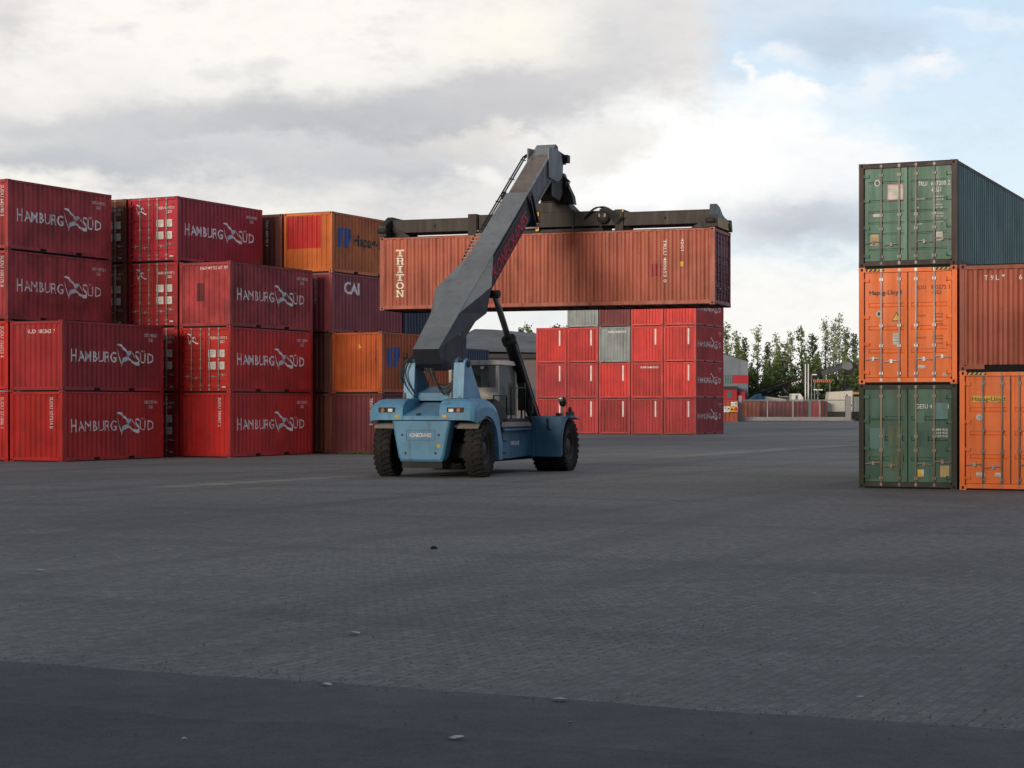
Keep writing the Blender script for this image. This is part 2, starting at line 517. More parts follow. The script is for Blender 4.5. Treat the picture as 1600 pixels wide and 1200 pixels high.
def slab_word(word, x, z_top, w, h, step):
    parts = []
    for i, ch in enumerate(word):
        zb = z_top - h - i * step; k0 = len(parts)
        if ch == 'O':
            n = 20; vo = []; fo = []
            for k in range(n):
                t = 2 * math.pi * k / n
                vo.append((x + w / 2 + math.cos(t) * w * 0.5, zb + h / 2 + math.sin(t) * h * 0.5))
                vo.append((x + w / 2 + math.cos(t) * w * 0.26, zb + h / 2 + math.sin(t) * h * 0.33))
            for k in range(n):
                j = (k + 1) % n
                fo.append([2 * k, 2 * j, 2 * j + 1, 2 * k + 1])
            parts.append((vo, fo)); continue
        for (a, b, c, d) in SLAB[ch]:
            parts.append(rect(x + a / 10 * w, zb + b / 10 * h, x + c / 10 * w, zb + d / 10 * h))
        if ch == 'N':
            parts.append(poly([(x + .1 * w, zb + h), (x + .34 * w, zb + h), (x + .9 * w, zb), (x + .68 * w, zb)]))
        one = merge(*parts[k0:]); del parts[k0:]; parts.append(one)
    # overlapping pieces of one letter are merged by a tiny offset further down
    return parts


# ------------------------------------------------------------------ containers
W, H8, H9, L20, L40 = 2.438, 2.591, 2.896, 6.058, 12.192
AX = R(26.2)


def corr_profile(a, b, pitch, depth):
    """list of (t, inward offset) breakpoints of a trapezoid corrugation"""
    n = max(1, round((b - a) / pitch)); p = (b - a) / n
    out = [(a, 0.0)]
    for i in range(n):
        t = a + i * p
        out += [(t + 0.14 * p, 0.0), (t + 0.36 * p, depth), (t + 0.64 * p, depth), (t + 0.86 * p, 0.0)]
    out.append((b, 0.0))
    return out


def prof_at(prof, t):
    for (a, oa), (b, ob) in zip(prof, prof[1:]):
        if a <= t <= b:
            return oa if b - a < 1e-9 else oa + (ob - oa) * (t - a) / (b - a)
    return 0.0


CACHE = {}


def cached(key, fn):
    if key not in CACHE: CACHE[key] = fn()
    return CACHE[key]


def side_prof(L):
    return corr_profile(0.15, L - 0.15, 0.278, 0.036)


def front_prof():
    return corr_profile(-W / 2 + 0.13, W / 2 - 0.13, 0.245, 0.045)


def side_panel_mesh(L, H, m, sgn, flat=None):
    def fn():
        mb = MB(); pr = side_prof(L); x = sgn * (W / 2 - 0.012)
        vs = []; fs = []
        for (t, o) in pr:
            vs += [(x - sgn * o, t, 0.15), (x - sgn * o, t, H - 0.055)]
        for i in range(len(pr) - 1):
            fs.append((2 * i, 2 * i + 2, 2 * i + 3, 2 * i + 1))
        mb.add(vs, fs, m)
        return mb.mesh('side_panel')
    return cached(('side', L, H, m.name, sgn), fn)


def frame_mesh(L, H, m, pockets, tunnel=None):
    def fn():
        mb = MB(); w2 = W / 2
        for sx in (-1, 1):
            for y in (0.0, L):
                yy = (0.004, 0.155) if y == 0 else (L - 0.155, L - 0.004)
                mb.box((sx * (w2 - 0.003), yy[0], 0.119), (sx * (w2 - 0.125), yy[1], H - 0.119), m)
            # top side rail
            mb.box((sx * (w2 - 0.006), 0.178, H - 0.085), (sx * (w2 - 0.07), L - 0.178, H - 0.026), m)
            # bottom side rail, broken by the fork pockets
            segs = [(0.178, L - 0.178)]
            if pockets:
                c = L / 2
                segs = [(0.178, c - 1.21), (c - 0.85, c + 0.85), (c + 1.21, L - 0.178)]
                for k in (-1.03, 1.03):
                    mb.box((sx * (w2 - 0.06), c + k - 0.18, 0.03), (sx * (w2 - 0.09), c + k + 0.18, 0.15), HOLE_SHADE)
                mb.box((sx * (w2 - 0.008), c - 1.21, 0.132), (sx * (w2 - 0.055), c - 0.85, 0.155), m)
                mb.box((sx * (w2 - 0.008), c + 0.85, 0.132), (sx * (w2 - 0.055), c + 1.21, 0.155), m)
            mb.box((sx * (w2 - 0.02), 0.18, 0.003), (sx * (w2 - 0.05), L - 0.18, 0.033), HOLE_SHADE)  # black filler strips paint the shade between stacked tiers
            mb.box((sx * (w2 - 0.02), 0.18, H - 0.0255), (sx * (w2 - 0.05), L - 0.18, H - 0.004), HOLE_SHADE)
            for a, b in segs:
                mb.box((sx * (w2 - 0.007), a, 0.034), (sx * (w2 - 0.055), b, 0.156), m)
        for y0, y1 in ((0.010, 0.12), (L - 0.12, L - 0.010)):
            mb.box((-w2 + 0.162, y0 + 0.02, 0.003), (w2 - 0.162, y1 - 0.02, 0.041), HOLE_SHADE)
            mb.box((-w2 + 0.162, y0 + 0.02, H - 0.029), (w2 - 0.162, y1 - 0.02, H - 0.004), HOLE_SHADE)
            mb.box((-w2 + 0.162, y0, H - 0.125), (w2 - 0.162, y1, H - 0.030), m)
            if tunnel and y0 < 1:
                mb.box((-w2 + 0.162, y0, 0.042), (-w2 + 0.60, y1, 0.155), m)
                mb.box((w2 - 0.60, y0, 0.042), (w2 - 0.162, y1, 0.155), m)
                mb.box((-w2 + 0.60, y0 + 0.09, 0.02), (w2 - 0.60, y0 + 0.6, 0.15), HOLE_SHADE)
            else:
                mb.box((-w2 + 0.162, y0, 0.042), (w2 - 0.162, y1, 0.155), m)
        return mb.mesh('frame')
    return cached(('frame', L, H, m.name, pockets, tunnel), fn)


def floor_mesh(L, m):
    def fn():
        mb = MB(); w2 = W / 2
        mb.box((-w2 + 0.06, 0.13, 0.125), (w2 - 0.06, L - 0.13, 0.15), m)
        k = int(L / 0.6)
        for i in range(k):
            y = 0.4 + i * (L - 0.8) / (k - 1)
            mb.box((-w2 + 0.056, y - 0.025, 0.02), (w2 - 0.056, y + 0.025, 0.124), m)
        return mb.mesh('floor')
    return cached(('floor', L, m.name), fn)


def roof_mesh(L, H, m):
    def fn():
        mb = MB(); w2 = W / 2
        pr = corr_profile(0.15, L - 0.15, 0.6, 0.02)
        vs = []; fs = []
        for (t, o) in pr: vs += [(-w2 + 0.07, t, H - 0.022 - o), (w2 - 0.07, t, H - 0.022 - o)]
        for i in range(len(pr) - 1): fs.append((2 * i, 2 * i + 1, 2 * i + 3, 2 * i + 2))
        mb.add(vs, fs, m)
        return mb.mesh('roof')
    return cached(('roof', L, H, m.name), fn)


def wall_mesh(H, m, m2=None, patch=None):
    """corrugated front end wall at y = 0"""
    def fn():
        mb = MB(); pr = front_prof(); y = 0.035
        zs = [0.15, H - 0.12]
        if patch: zs = [0.15, patch, H - 0.16, H - 0.12]
        for q in range(len(zs) - 1):
            vs = []; fs = []
            for (t, o) in pr: vs += [(t, y + o, zs[q]), (t, y + o, zs[q + 1])]
            for i in range(len(pr) - 1): fs.append((2 * i, 2 * i + 2, 2 * i + 3, 2 * i + 1))
            if patch and q == 1:
                n = int(len(fs) * 0.80)
                mb.add(vs, fs[:n], m2); mb.add(vs, fs[n:], m)
            else: mb.add(vs, fs, m)
        return mb.mesh('front_wall')
    return cached(('wall', H, m.name, bool(patch)), fn)


def casting_mesh(m=None):
    m = m or CASTING
    def fn():
        mb = MB()
        mb.box((0, 0, 0), (0.162, 0.178, 0.118), m)
        n = 10
        def ell(cx, cz, rx, rz): return [(cx + rx * math.cos(2 * math.pi * k / n), cz + rz * math.sin(2 * math.pi * k / n)) for k in range(n)]
        e = ell(0.081, 0.059, 0.030, 0.040)
        for yy in (-0.0015, 0.1795): mb.add([(a, yy, b) for a, b in e], [list(range(n))], HOLE_SHADE)
        e = ell(0.089, 0.059, 0.040, 0.030)
        for xx in (-0.0015, 0.1635): mb.add([(xx, a, b) for a, b in e], [list(range(n))], HOLE_SHADE)
        return mb.mesh('corner_casting')
    return cached(('cast', m.name), fn)


def door_mesh(H, m, side, style):
    """one door leaf; x from 0 (outer edge) to 1.09 (middle), mirrored for the right leaf"""
    def fn():
        mb = MB(); wd = 1.085; z0, z1 = 0.165, H - 0.135; y = 0.060
        sg = 1 if side == 'l' else -1
        X = lambda a: sg * a
        edge = [z0]; hgt = z1 - z0
        if style == 'five':      # five evenly spaced horizontal grooves
            gro = [z0 + hgt * f for f in (0.13, 0.30, 0.42, 0.54, 0.66, 0.86)]; gh, dp = 0.05, 0.03
        else:                    # three wide pressed fields
            gro = [z0 + hgt * f for f in (0.27, 0.49, 0.71)]; gh, dp = 0.11, 0.035
        pts = [(0.0, z0)]
        for g in gro: pts += [(0.0, g - gh), (dp, g - gh * 0.72), (dp, g - 0.008), (0.0, g)]
        pts.append((0.0, z1))
        xa, xb = 0.11, wd - 0.09
        vs = []; fs = []
        for (o, zz) in pts: vs += [(X(xa), y + o, zz), (X(xb), y + o, zz)]
        for i in range(len(pts) - 1): fs.append((2 * i, 2 * i + 1, 2 * i + 3, 2 * i + 2))
        mb.add(vs, fs, m)
        for g in gro:            # end faces of the grooves
            for xx in (xa, xb):
                mb.add([(X(xx), y, g - gh), (X(xx), y + dp, g - gh * 0.72), (X(xx), y + dp, g - 0.008), (X(xx), y, g)], [(0, 1, 2, 3)], m)
        mb.box((X(0.014), y - 0.006, z0), (X(xa), y + 0.03, z1), m)
        mb.box((X(xb), y - 0.006, z0), (X(wd - 0.012), y + 0.03, z1), m)
        mb.box((X(xa), y - 0.004, z0), (X(xb), y + 0.03, z0 + 0.05), m)
        mb.box((X(xa), y - 0.004, z1 - 0.05), (X(xb), y + 0.03, z1), m)
        # gasket round the leaf
        mb.box((X(0.0), y + 0.002, z0 - 0.012), (X(wd), y + 0.02, z0), GASKET)
        mb.box((X(0.0), y + 0.002, z1), (X(wd), y + 0.02, z1 + 0.012), GASKET)
        mb.box((X(0.0), y + 0.002, z0), (X(0.014), y + 0.02, z1), GASKET)
        mb.box((X(wd - 0.012), y + 0.002, z0), (X(wd), y + 0.02, z1), GASKET)
        return mb.mesh('door')
    return cached(('door', H, m.name, side, style), fn)


def bar_mesh(H, m, lug):
    def fn():
        mb = MB()
        mb.tube([(0, 0.028, 0.06), (0, 0.028, H - 0.045)], 0.023, m, 8)
        for z in (0.10, H - 0.075):
            mb.box((-0.030, 0.004, z - 0.035), (0.030, 0.05, z + 0.035), m)
        for z in (0.26, 0.95, H * 0.5, H - 0.30):
            mb.box((-0.045, 0.012, z - 0.035), (0.045, 0.056, z + 0.035), lug)
        return mb.mesh('locking_bar')
    return cached(('bar', H, m.name, lug.name), fn)


def handle_mesh(sg, m):
    def fn():
        mb = MB()
        mb.tube([(0, 0.018, 0), (sg * 0.10, 0.010, 0.018), (sg * 0.22, 0.010, 0.010), (sg * 0.40, 0.012, -0.02)], 0.016, m, 6)
        mb.box((sg * 0.17, -0.002, -0.045), (sg * 0.23, 0.05, 0.050), m)
        return mb.mesh('door_handle')
    return cached(('handle', sg, m.name), fn)


def hinge_mesh(m):
    def fn():
        mb = MB(); mb.box((0, 0.0, 0), (0.13, 0.05, 0.075), m); mb.tube([(0.01, 0.0, -0.01), (0.01, 0.0, 0.085)], 0.018, m, 6)
        return mb.mesh('hinge')
    return cached(('hinge', m.name), fn)


def decal_side_mesh(decs, L, sgn):
    """decs = list of (verts2d (t along the side seen from outside, left to right ; z), faces, material), wrapped over the corrugation"""
    pr = side_prof(L)
    me = bpy.data.meshes.new('lettering')
    bm = bmesh.new(); mats = []
    for (V, Fc), m in decs:
        if m not in mats: mats.append(m)
        vv = []
        for (t, z) in V:
            y = t if sgn > 0 else L - t
            vv.append(bm.verts.new((0, y, z)))
        for f in Fc:
            try:
                ff = bm.faces.new([vv[i] for i in f]); ff.material_index = mats.index(m)
            except ValueError: pass
    lift = bm.verts.layers.float.new('lift')
    if len(bm.faces) < 12:
        for i_, f in enumerate(list(bm.faces)):
            for v in f.verts: v[lift] = i_ * 0.0006
    bmesh.ops.triangulate(bm, faces=[f for f in bm.faces if len(f.verts) > 4])
    ys = [v.co.y for v in bm.verts]; lo, hi = min(ys), max(ys)
    for (t, o) in pr:
        if lo < t < hi:
            bmesh.ops.bisect_plane(bm, geom=list(bm.verts) + list(bm.edges) + list(bm.faces), dist=1e-5, plane_co=(0, t, 0), plane_no=(0, 1, 0))
    for v in bm.verts:
        v.co.x = sgn * (W / 2 - 0.012 - prof_at(pr, v.co.y) + 0.004 + v[lift])
    bm.normal_update()
    for f in bm.faces:
        if f.normal.x * sgn < 0: f.normal_flip()
    bm.to_mesh(me); bm.free()
    for m in mats: me.materials.append(m)
    return me


def decal_front_mesh(decs, wall=True, y=0.05, q=0):
    """x to the right, z up, on the y = 0 end"""
    pr = front_prof(); me = bpy.data.meshes.new('lettering'); bm = bmesh.new(); mats = []
    for i_, ((V, Fc), m) in enumerate(decs):
        if m not in mats: mats.append(m)
        vv = [bm.verts.new((a, i_ * -0.0012, b)) for a, b in V]
        for f in Fc:
            try:
                ff = bm.faces.new([vv[i] for i in f]); ff.material_index = mats.index(m)
            except ValueError: pass
    bmesh.ops.triangulate(bm, faces=[f for f in bm.faces if len(f.verts) > 4])
    if wall:
        xs = [v.co.x for v in bm.verts]; lo, hi = min(xs), max(xs)
        for (t, o) in pr:
            if lo < t < hi:
                bmesh.ops.bisect_plane(bm, geom=list(bm.verts) + list(bm.edges) + list(bm.faces), dist=1e-5, plane_co=(t, 0, 0), plane_no=(1, 0, 0))
        for v in bm.verts: v.co.y += 0.035 + prof_at(pr, v.co.x) - 0.004 - q * 0.001
    else:
        for v in bm.verts: v.co.y += y - 0.004
    bm.normal_update()
    for f in bm.faces:
        if f.normal.y > 0: f.normal_flip()
    bm.to_mesh(me); bm.free()
    for m in mats: me.materials.append(m)
    return me


def placards(decs, x, z, w, h):
    decs.append((rect(x, z, x + w, z + h), PAPER))
    n = max(2, int(h / 0.055))
    for i in range(n - 1):
        zz = z + 0.02 + i * (h - 0.03) / (n - 1)
        decs.append((rect(x + 0.02, zz, x + 0.02 + (w - 0.04) * (0.55 + 0.4 * ((i * 37) % 5) / 5), zz + 0.012), GREYP))


NUMS = ['SUDU 156023 4', 'SUDU 371846 1', 'SUDU 109275 8', 'SUDU 642190 5', 'SUDU 577314 0', 'SUDU 183362 7', 'SUDU 390457 2', 'SUDU 128809 6']


def side_hsud(num, L=L20):
    bd = (-0.008, 0.004, -0.004, 0.008)[NUMS.index(num) % 4]
    d = [(merge(decal_text('H', 0.55, 1.07, 0.50, 0.30), decal_text('AMBURG', 0.92, 1.10, 0.40, 2.22, bd)), WORNW),
         (bird(3.16, 1.10, 0.40, 0.68), WORNW), (bird_body(3.16, 1.10, 0.40, 0.68), WORNB),
         (merge(decal_text('S', 4.30, 1.07, 0.50, 0.26), decal_text('\u00dcD', 4.62, 1.10, 0.40, 0.80, bd)), WORNW)]
    d.append((decal_text(num, 4.85, 2.13, 0.12, 0.85), WHITE))
    d.append((decal_text('22G1', 5.15, 1.95, 0.12, 0.26), WHITE))
    return d


def bird_at(x, z, s, sx):
    return bird(x, z, s, sx)


def container(loc_corner, level_z, L, H, m, end, label, group=None, frame=None, side_r=None, side_l=None, front=None,
              rz=None, style='five', side_m=None, door_m=None, patch=None, bars=None, cast=None, tunnel=False, simple=False,
              handles=((0, 0.62), (2, 0.62)), name='shipping_container'):
    """loc_corner = world x,y of the near right corner; end = 'wall' or 'doors' facing the camera"""
    th = AX if rz is None else rz
    ox = loc_corner[0] - W / 2 * math.cos(th); oy = loc_corner[1] + W / 2 * math.sin(th)
    root = thing(name, label, 'container', (ox, oy, level_z), -th, group)
    fm = frame or m; sm = side_m or m
    link('frame', frame_mesh(L, H, fm, L < 7, tunnel), root)
    link('side_panel', side_panel_mesh(L, H, sm, 1), root)
    link('side_panel', side_panel_mesh(L, H, sm, -1), root)
    link('roof', roof_mesh(L, H, m), root)
    link('floor', floor_mesh(L, DKBROWN), root)
    cm = casting_mesh(cast or (frame or m))
    for xx, sx in ((-W / 2, 1), (W / 2 - 0.162, 1)):
        for yy in (0.0, L - 0.178):
            for zz in (0.0, H - 0.118):
                link('corner_casting', cm, root, (xx, yy, zz))

    def doors(parent, y_end, decorate=True):
        dm = door_m or m; bm_ = bars or STEELD
        M = Matrix.Identity(4)
        res = []
        for sd_, x0 in (('l', -1.087), ('r', 1.087)):
            d = link('door', door_mesh(H, dm, sd_, style), parent)
            if y_end == 0: d.location = (x0, 0, 0)
            else:
                d.location = (-x0, L, 0); d.rotation_euler = (0, 0, math.pi)
            sg = 1 if sd_ == 'l' else -1
            bxs = (0.43, 0.88)
            for q, bx in enumerate(bxs):
                b = link('locking_bar', bar_mesh(H, bm_, bm_), d); b.location = (sg * bx, 0, 0)
            for q, bx in enumerate(bxs):
                hz = 0.62 if q == 0 else 0.56
                h_ = link('door_handle', handle_mesh(-sg if q else -sg, bm_), d)
                h_.location = (sg * bx, 0.006, hz + (0.05 if sd_ == 'r' else 0))
            for z in (0.25, 0.95, 1.62, H - 0.36):
                g = link('hinge', hinge_mesh(dm), d); g.location = (sg * 0.0 if sg > 0 else -0.13, 0.012, z)
            res.append(d)
        return res
    near = 0
    if end == 'doors':
        doors(root, 0)
        w_ = link('front_wall', wall_mesh(H, m), root); w_.rotation_euler = (0, 0, math.pi); w_.location = (0, L, 0)
    else:
        link('front_wall', wall_mesh(H, m, RED if patch else None, patch), root)
        if simple:
            w_ = link('rear_wall', wall_mesh(H, m), root); w_.rotation_euler = (0, 0, math.pi); w_.location = (0, L, 0)
        else: doors(root, 1)
    for lst, sg in ((side_r, 1), (side_l, -1)):
        for dc in (lst or []): link(decal_name(dc[1]), decal_side_mesh([dc], L, sg), root)
    for q, dc in enumerate(front or []):
        link(decal_name(dc[1]), decal_front_mesh([dc], end == 'wall', 0.052 - 0.0005 * q, q), root)
    return root


def decal_name(m):
    return 'placard' if m in (PAPER, TANP, PINKP, YELLOW) else ('emblem' if m in (PALEBLUE, BLUEL) else ('paint_patch' if m in (REDB, MAROON, GREYP, GREEN) else 'lettering'))


def corner(c, th, right=0.0, away=0.0):
    """move from a corner along the container grid"""
    return (c[0] + right * math.cos(th) + away * math.sin(th), c[1] - right * math.sin(th) + away * math.cos(th))


def strip_num(txt, x=0.62, ztop=None, H=H8, h=0.105, mat_=None):
    return [(decal_text(txt, x, (ztop or H - 0.22), h, 1.15, rot=-90), mat_ or WHITE)]


def hs_door_front(faded=False):
    """printing on the doors of the red containers: the bird, number lines and four white plates"""
    d = [(bird_at(-0.88, 1.96, 0.21, 0.26), PALEBLUE if faded else WHITE), (bird_body(-0.88, 1.96, 0.21, 0.26), PALEBLUE),
         (decal_text('SUDU 640 %s 3' % ('187' if faded else '512'), 0.24, 2.10, 0.105, 0.78), WHITE),
         (decal_text('22G1', 0.62, 1.94, 0.105, 0.28), WHITE)]
    for z in (1.38, 0.90):
        placards(d, 0.14, z, 0.36, 0.30)
        placards(d, 0.60, z, 0.32, 0.30)
    placards(d, 0.80, 0.17, 0.18, 0.06)
    return d


GRID_L = R(26.2)
cA = (-16.37, 68.25); cL = corner(cA, GRID_L, -2.50, -0.05)
cN = (-11.12, 73.99); cM = corner(cN, GRID_L, -2.50, -0.05); cK = corner(cM, GRID_L, -2.52, -0.05)
cR = (-5.48, 78.92); cP = corner(cR, GRID_L, -2.51, 0.10); cO = corner(cP, GRID_L, -2.53, 0.0)
FR = 'red containers stacked on the left'


def red20(c, lev, end, label, side=True, m=RED, front=None, i=0, group=FR, **kw):
    return container(c, lev * (H8 + (0.028 if c in (cL, cM) else 0.0)), L20, H8, m, end, label, group, side_r=side_hsud(NUMS[i % 8]) if side else None, front=front, **kw)


red20(cL, 0, 'wall', 'red container end on the ground at the left edge of the photo', False, RED, strip_num('SUDU 371846 1', 0.85), 0)
red20(cL, 1, 'wall', 'red container end on the second tier at the left edge of the photo', False, RED, strip_num('SUDU 156023 4', 0.85), 1)
red20(cL, 2, 'wall', 'faded red container with white bird lettering, third tier of the leftmost stack', True, REDF, strip_num('SUDU 109275 8', 0.85), 2)
red20(cL, 3, 'wall', 'red container with white bird lettering, topmost of the leftmost stack', True, REDF, strip_num('SUDU 642190 5', 0.85), 3)
red20(cA, 0, 'wall', 'red container with a white strip on its end, lower of the two-high stack', True, RED, strip_num('SUDU 577314 0', 0.62), 4)
red20(cA, 1, 'wall', 'red container with a number along its top edge, upper of the two-high stack', True, REDB,
      [(decal_text('SUD 183362 7', -0.45, 2.12, 0.14, 1.3), WHITE)], 5)
mfront = hs_door_front(); mfront2 = hs_door_front(True)
for lv in range(4):
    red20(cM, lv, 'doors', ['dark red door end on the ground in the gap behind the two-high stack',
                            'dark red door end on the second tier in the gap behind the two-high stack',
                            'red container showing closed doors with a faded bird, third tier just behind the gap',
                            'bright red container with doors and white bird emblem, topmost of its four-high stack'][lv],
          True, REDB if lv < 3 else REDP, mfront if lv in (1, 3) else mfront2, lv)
for lv in range(4):
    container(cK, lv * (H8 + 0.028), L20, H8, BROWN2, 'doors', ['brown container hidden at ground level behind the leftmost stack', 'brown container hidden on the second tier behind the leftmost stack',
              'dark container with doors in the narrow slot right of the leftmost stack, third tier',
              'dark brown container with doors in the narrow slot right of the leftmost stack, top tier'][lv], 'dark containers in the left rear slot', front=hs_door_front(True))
red20(cN, 0, 'wall', 'red container with a white strip, at the bottom of the three-high stack', True, RED, strip_num('SUDU 390457 2', 0.62), 6)
red20(cN, 1, 'doors', 'red container with doors and white bird, middle of the three-high stack', True, RED, mfront, 7)
red20(cN, 2, 'wall', 'red container topmost of the three-high stack, dark vent patch on its corrugated end', True, REDF,
      [(decal_text('5 67 49 53 67 59', -0.28, 2.28, 0.12, 1.35), WHITE), (rect(-0.42, 1.02, -0.06, 1.75), MAROON)], 2)


def hapag_side(L, z=1.1, s=1.0, full=True):
    x0 = 0.55
    z = 1.11; x0 = 0.43
    lg = poly([(x0, z), (x0, z + 0.62 * s), (x0 + 0.12, z + 0.82 * s), (x0 + 0.52, z + 0.85 * s), (x0 + 0.40, z)])
    lg2 = poly([(x0 + 0.50, z), (x0 + 0.62, z + 0.85 * s), (x0 + 1.10, z + 0.85 * s), (x0 + 1.02, z + 0.45 * s), (x0 + 1.22, z + 0.38 * s), (x0 + 1.0, z + 0.22 * s), (x0 + 0.98, z)])
    return [(lg, BLUEL), (lg2, BLUEL), (decal_text('Hapag-Lloyd', 1.80, 1.27, 0.46, 3.8, 0.03), BLACKL)]


GO = 'mixed containers stacked behind the reach stacker'
container(cO, 0, L20, H8, DKBROWN, 'wall', 'brown container hidden at ground level behind the three-high red stack', GO, simple=True)
container(cO, H8, L20, H8, DKBROWN, 'wall', 'brown container hidden on the second tier behind the three-high red stack', GO, simple=True)
container(cO, 2 * H8, L20, H8, DKBROWN, 'wall', 'brown container hidden on the third tier behind the three-high red stack', GO, simple=True)
container(cO, 3 * H8, L20, H8, DKBROWN, 'wall', 'dark brown container at the top, between the red container and the orange one', GO, front=strip_num('TRIU 488120 3', 0.35))
container(cP, 0, L20, H8, BROWN2, 'wall', 'brown orange container sliver on the ground, left of the dark maroon one', GO)
container(cP, H8, L20, H8, DKBROWN, 'wall', 'dark brown container sliver on the second tier, left of the orange one', GO)
container(cP, 2 * H8, L20, H8, CAIP, 'wall', 'purplish brown container with white CAI letters on its long side', GO, front=strip_num('CAXU 335148 2', 0.30),
          side_r=[(decal_text('CAI', 1.05, 1.72, 0.52, 1.25, 0.02), WHITE)])
container(cP, 3 * H8, L20, H8, ORANGE, 'wall', 'orange container with a large red patch on its end, top of its stack', GO, side_r=hapag_side(L20), patch=1.05)
container(cR, 0, L20, H8, MAROON, 'wall', 'dark maroon container on the ground left of the reach stacker, dotted white number', GO, front=strip_num('TEXU 270914 6', 0.62))
container(cR, H8, L20, H8, ORANGE3, 'wall', 'plain orange container with a tiny yellow triangle, behind the boom foot', GO, side_r=hapag_side(L20, 0.95),
          front=[(poly([(0.02, 1.9), (0.20, 1.9), (0.11, 2.08)]), YELLOW), (decal_text('HLXU 210483 7', 0.86, 2.25, 0.07, 1.1, rot=-90), BLACKL)])
cS = corner(cP, GRID_L, 0.10, 6.15)
for lv in range(3):
    container(cS, lv * H8, L20, H8, NAVY, 'wall', ['navy container hidden on the ground behind the dark maroon one', 'navy container hidden on the second tier behind the orange one',
              'navy blue container with a white letter S, just right of the purplish brown one'][lv], GO, simple=True,
              side_r=[(decal_text('S', 0.12, 1.30, 0.42, 0.38, 0.02), WHITE)] if lv == 2 else None)
cS2 = (-1.30 - 6.058 * math.sin(AX), 105 - 6.058 * math.cos(AX))
for lv in range(2):
    container(cS2, lv * H8, L20, H8, NAVY, 'wall', ['navy container hidden behind the cab, at ground level', 'dark blue container top seen between the boom foot and the warehouse wall'][lv], GO, simple=True)

# the block of red containers in the middle distance
cT = (13.03, 132.9); TH_T = R(25.3)
names5 = ['first', 'second', 'third', 'fourth', 'fifth']
for ci in range(5):
    cc = corner(cT, TH_T, -(4 - ci) * 2.50, 0)
    for lv in range(4):
        if lv == 3 and ci == 0: continue
        m = REDB if (lv == 0 or (ci < 2 and lv == 1)) else RED  # lower tiers in darker red, shade near the ground put into the colour
        what = 'red'
        if (ci, lv) in ((2, 2), (1, 3)): m = GREYP; what = 'grey'
        if (ci, lv) == (2, 3): m = MAROON; what = 'maroon'
        tier = ['on the ground', 'on the second tier', 'on the third tier', 'on the top tier'][lv]
        fr = [(rect(0.60, 1.25, 0.69, 2.38), WHITE)] if (ci, lv) not in ((2, 2), (3, 1), (1, 3), (2, 3)) else [(decal_text('SUDU 640312 5', -0.52, 2.15, 0.13, 1.4, 0.02), WHITE)]
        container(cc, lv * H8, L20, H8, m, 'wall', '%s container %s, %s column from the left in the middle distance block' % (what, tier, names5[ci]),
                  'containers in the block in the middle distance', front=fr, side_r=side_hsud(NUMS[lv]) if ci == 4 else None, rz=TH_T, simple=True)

# the near stack on the right
TH_G = R(24.8); cG = (10.87, 45.80)
cG2 = corner(cG, TH_G, 2.438 + 0.07, -0.06)
GREENP2 = paint('light_green_patch_paint', (0.105, 0.175, 0.105), 0.5, 0.4, 0.3)
GREENP3 = paint('deep_green_patch_paint', (0.035, 0.105, 0.080), 0.5, 0.4, 0.3)
g1 = [(decal_text('GESU 413264 1', 0.20, 1.98, 0.11, 0.80), WHITE), (decal_text('30480 KG', 0.60, 1.44, 0.05, 0.38, 0.01), WHITE),
      (decal_text('2230 KG', 0.64, 1.36, 0.05, 0.34, 0.01), WHITE), (decal_text('28250 KG', 0.60, 1.28, 0.05, 0.38, 0.01), WHITE),
      (rect(-0.92, 1.75, -0.55, 2.22), GREEN), (rect(0.22, 1.62, 0.42, 1.90), GREEN), (rect(-0.48, 1.05, -0.14, 1.55), GREENP2), (rect(-0.95, 0.98, -0.58, 1.50), TEALSIDE),
      (rect(0.62, 1.72, 0.98, 2.12), TEALSIDE), (rect(0.20, 1.05, 0.50, 1.42), GREENP3), (rect(-0.95, 0.24, -0.66, 0.62), GREENP3), (rect(-0.44, 0.46, -0.12, 0.90), GREENP2),
      (rect(0.80, 0.30, 1.02, 0.58), TANP), (rect(0.24, 0.30, 0.40, 0.48), YELLOW), (rect(0.34, 0.33, 0.40, 0.47), PAPER)]
container(cG, 0, L40, H8, GREEN2, 'doors', 'weathered green container with patched doors, at the bottom of the right stack', 'containers stacked on the right',
          frame=DARKFRAME, front=g1, rz=TH_G, style='three', bars=paint('tan_bar_paint', (0.36, 0.29, 0.20), 0.6, 0.5, 0.5, scale=2))
hz = []
for s0 in (-1.02, 0.62):
    for k in range(4): hz.append(poly([(s0 + k * 0.11, 2.80), (s0 + k * 0.11 + 0.05, 2.80), (s0 + k * 0.11 + 0.10, 2.855), (s0 + k * 0.11 + 0.05, 2.855)]))
hzb = [rect(-1.04, 2.79, -0.58, 2.865), rect(0.60, 2.79, 1.06, 2.865)]
g2 = [(decal_text('Hapag-Lloyd', -0.96, 2.22, 0.11, 0.80, 0.015), BLACKL), (decal_text('HLXU', 0.20, 2.33, 0.10, 0.24), BLACKL), (decal_text('835272 3', 0.58, 2.33, 0.10, 0.46), BLACKL), (decal_text('45G1', 0.60, 2.20, 0.10, 0.22), BLACKL),
      (poly([(-0.40, 1.56), (-0.16, 1.56), (-0.28, 1.79)]), BLACKL), (poly([(-0.375, 1.575), (-0.185, 1.575), (-0.28, 1.755)]), YELLOW),
      (poly([(-0.72 + 0.07 * math.cos(k * 0.6283), 1.74 + 0.09 * math.sin(k * 0.6283)) for k in range(10)]), PAPER),
      (poly([(-0.72 + 0.035 * math.cos(k * 0.6283), 1.74 + 0.05 * math.sin(k * 0.6283)) for k in range(10)]), BLACKL)]
placards(g2, -0.37, 0.96, 0.18, 0.30); placards(g2, 0.26, 0.38, 0.18, 0.08); placards(g2, 0.86, 0.20, 0.12, 0.07)
